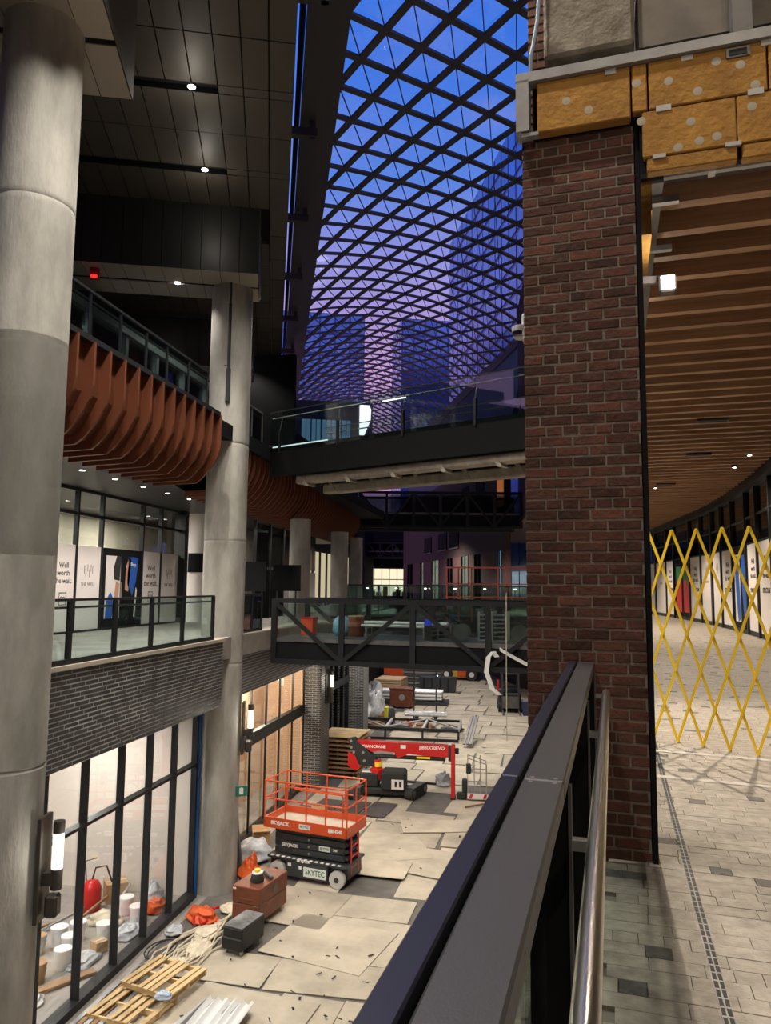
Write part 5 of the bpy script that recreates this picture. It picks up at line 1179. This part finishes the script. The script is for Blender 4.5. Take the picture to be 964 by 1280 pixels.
o=thing('pipe_bundle','wrapped pale pipe bundle on two small dollies with standing poles','pipe bundle',(-5.3,43.3,GZ),R_(3))
for i in range(5): MB().tube([(-1.25+.06*i,-.15+.09*i,.36+.07*(i%2)),(1.2-.1*(i%3),-.15+.09*i,.36+.07*(i%2))],.09,8).build('pipe',mt['plastic'],o)
for x in (-.55,.55):
    dd=MB().bx(x-.1,x+.1,-.25,.25,.16,.26).build('dolly',mt['rub'],o)
    for y in (-.2,.2): MB().tube([(x-.05,y,.09),(x+.05,y,.09)],.09,10).build('castor',mt['rub'],dd)
for x in (-.75,.55): MB().tube([(x,.35,.0),(x,.35,3.1)],.04,8).build('pole',mt['chars'],o)
o=thing('plywood_stack','low stack of plywood sheets near the dark bin','plywood stack',(-9.4,55.2,FZ),R_(-4))
for i in range(6): MB().bx(-1.0,1.0,-1.2,1.2,.06+i*.16,.18+i*.16).build('sheet',mt['ply'],o)
o=thing('panel_stack','grey stack of panels behind the plywood','panel stack',(-7.4,58.5,FZ)); 
for i in range(7): MB().bx(-1.5,1.5,-.8,.8,.05+i*.2,.2+i*.2).build('panel',mt['galv'] if i%2 else mt['steel'],o)
o=thing('waste_bin','long black waste bin before the yellow machine','bin',(-5.9,55.6,FZ+.03),R_(-3)); MB().prism([(-1.3,-.5,0),(1.2,-.5,0),(1.35,-.5,1.05),(-1.4,-.5,1.05)],(0,1.1,0)).build('body',mt['chars'],o)
for x in (-1.0,-.4,.2,.8): MB().bx(x-.05,x+.05,-.56,-.5,0,1.0).build('rib',mt['black'],o)
MB().lathe([(.06,0),(.06,.05)],(0,-.7,1.2),10).build('lamp',EM('bin_lamp',(.7,.85,1),8),o)
o=thing('boom_lift','orange boom lift with yellow counterweight and black wheels at the far hall','lift',(-7.6,63.5,FZ+.03),R_(-3))
MB().bb(-3.6,1.2,-.3,.3,.12,.85,.05).build('boom',mt['orange'],o); MB().bb(1.0,4.2,-.8,.8,.2,1.3,.1).build('chassis',M('ochre_paint',(.55,.36,.05),.5),o); MB().bx(-1.6,-.9,-.31,-.3,.4,.6).build('sticker',mt['white'],o)
MB().bb(2.6,3.4,-.9,-.7,.3,1.0,.05).build('battery_box',mt['orange'],o)
for x in (1.7,3.8):
    for y in (-.85,.85): wv=MB().tube([(x,y-.18,.5),(x,y+.18,.5)],.5,18).build('wheel',mt['rub'],o,smooth=40); MB().tube([(x,y-.2,.5),(x,y-.17,.5)],.22,12).build('hub',mt['plastw'],wv)
MB().bx(-3.8,-3.5,-.5,.5,.3,1.9).build('cage',mt['orange'],o)
o=thing('forklift','black forklift with grey mast beside the hall edge','forklift',(-.55,47.6,FZ+.03),R_(4))
MB().bb(-.7,.65,-.2,1.6,.25,1.15,.08).build('body',mt['rub'],o); MB().bb(-.55,.55,.4,1.4,1.15,1.3,.03).build('seat_deck',mt['chars'],o)
for x in (-.5,.5):
    MB().bx(x-.05,x+.05,-.4,-.25,.1,2.7).build('mast',mt['chars'],o); MB().bx(x-.04,x+.04,1.2,1.3,1.1,2.3).build('roof_post',mt['black'],o); MB().bx(x-.05,x+.05,-1.4,-.4,.08,.14).build('fork',mt['steel'],o)
MB().bb(-.6,.6,-.3,1.4,2.3,2.4,.03).build('roof_guard',mt['black'],o); MB().bx(-.5,.5,-.45,-.4,.3,1.0).build('carriage',mt['steel'],o)
for x in (-.62,.62):
    for y in (0,1.3): MB().tube([(x-.12,y,.33),(x+.12,y,.33)],.33,16).build('wheel',mt['rub'],o,smooth=40)
MB().bb(-.8,-.68,.1,.5,.9,1.9,.02).build('extinguisher',mt['red'],o)
o=thing('blue_bin','dark blue box on the floor beside the forklift','box',(.75,46.8,FZ+.03)); MB().bb(-.55,.5,-.4,.4,0,.85,.04).build('body',M('navy_box',(.03,.035,.10),.5),o); MB().bx(-.5,.45,-.35,.35,.85,1.0).build('contents',mt['galv'],o)
# ---- clutter inside the shop
def bucket(label,x,y,mat,fill=None,grp=None,h=.38,r=.17):
    o=thing('bucket',label,'bucket',(x,y,FZ),0,grp); MB().lathe([(r*.85,0),(r,h-.06),(r*1.06,h-.05),(r*1.06,h),(r*.98,h)],n=20).build('body',mt[mat],o,smooth=40)
    MB().lathe([(r*.97,h-.03),(r*.97,h+.004)],n=20).build('lid' if fill is None else 'contents',mt[fill or 'plastw'],o); MB().tube([(r*1.05*math.cos(a),r*1.05*math.sin(a),h*.8-.12*math.sin(a*1.0)) for a in [PI*i/8 for i in range(9)]],.006,5).build('handle',mt['galv'],o); return o
for i,(x,y) in enumerate(((-9.35,14.9),(-9.55,15.5),(-9.15,14.35),(-8.95,15.55),(-9.8,15.2),(-8.7,16.5),(-9.2,16.9))): bucket('white plastic bucket among the clutter inside the shop window',x,y,'plastw',None,'white buckets inside the shop')
bucket('grey bucket with dark contents inside the shop window',-10.0,14.75,'galv','card'); bucket('brown bucket tipped full of rubble inside the shop window',-9.3,13.75,'card','brownw')
o=thing('red_canister','red gas canister with hose inside the shop window','canister',(-10.1,16.9,FZ)); MB().lathe([(.2,0),(.22,.05),(.22,.5),(.15,.65),(.05,.7)],n=18).build('body',mt['red'],o,smooth=40); MB().tube([(0,0,.7),(.05,.05,.95),(.3,.1,1.0),(.4,.2,.6)],.02,6).build('hose',mt['rub'],o); MB().tube([(-.15,0,.6),(-.2,0,1.1),(.1,0,1.2)],.015,6).build('handle',mt['rub'],o)
for i,(x,y,s,lb) in enumerate(((-11.6,12.9,.5,'yellow-brown carton near the shop back'),(-12.0,13.1,.42,'tall grey-brown carton near the shop back'),(-9.85,17.55,.5,'pale carton at the shop corner window'),(-8.8,15.1,.26,'small open carton among the buckets'))):
    o=thing('cardboard_box',lb,'box',(x,y,FZ),R_(20*i)); MB().bx(-s/2,s/2,-s/2,s/2,0,s*(1.5 if i==1 else .9)).build('body',mt['card'] if i else M('yellow_carton',(.50,.30,.07),.7),o); MB().bx(-s/2,s/2,-.03,.03,s*(1.5 if i==1 else .9),s*(1.5 if i==1 else .9)+.005).build('packing_tape',mt['tapew'],o)
for i,(x,y,rx,ry,h,k) in enumerate(((-8.95,17.7,.28,.26,.4,'plastic'),(-8.9,14.6,.35,.4,.15,'plastic'),(-8.55,17.1,.22,.22,.3,'tarp'),(-9.4,16.3,.4,.3,.25,'rope'),(-9.0,13.1,.3,.25,.12,'plastic'),(-8.6,15.9,.3,.4,.2,'plastic'))): crumple('debris_bag',['clear plastic heap in the shop corner','flat plastic scrap among the shop buckets','orange cloth heap inside the shop corner window','cream cloth heap beside the red canister','plastic scrap near the shop sill','white plastic bag between the shop buckets'][i],'debris bag',(x,y,FZ),rx,ry,h,mt[k],90+i,0,.4)
tag(MB().bar((-9.4,12.85,FZ+.05),(-8.4,14.3,FZ+.05),.2,.05).build('plank',mt['brownw']),'grey-brown plank on the shop floor','plank')
for i in range(4): tag(MB().bar((-11+.5*i,15+.6*i,FZ+.06),(-10.4+.3*i,16.1+.5*i,FZ+.06+.1*i),.05,.05).build('batten',mt['galv'] if i%2 else mt['brownw']),'thin batten strewn on the shop floor','batten','battens on the shop floor')
o=thing('sawhorse','folding metal sawhorse inside the shop','sawhorse',(-11.8,14.3,FZ),R_(30)); MB().bx(-.5,.5,-.03,.03,.74,.8).build('beam',mt['galv'],o)
for x in (-.42,.42):
    for s in (-1,1): MB().bar((x,0,.76),(x,s*.3,0),.03,.03).build('leg',mt['galv'],o)
for ob in COL.objects:
    if ob.type=='LIGHT': ob['label']='lamp or added light'
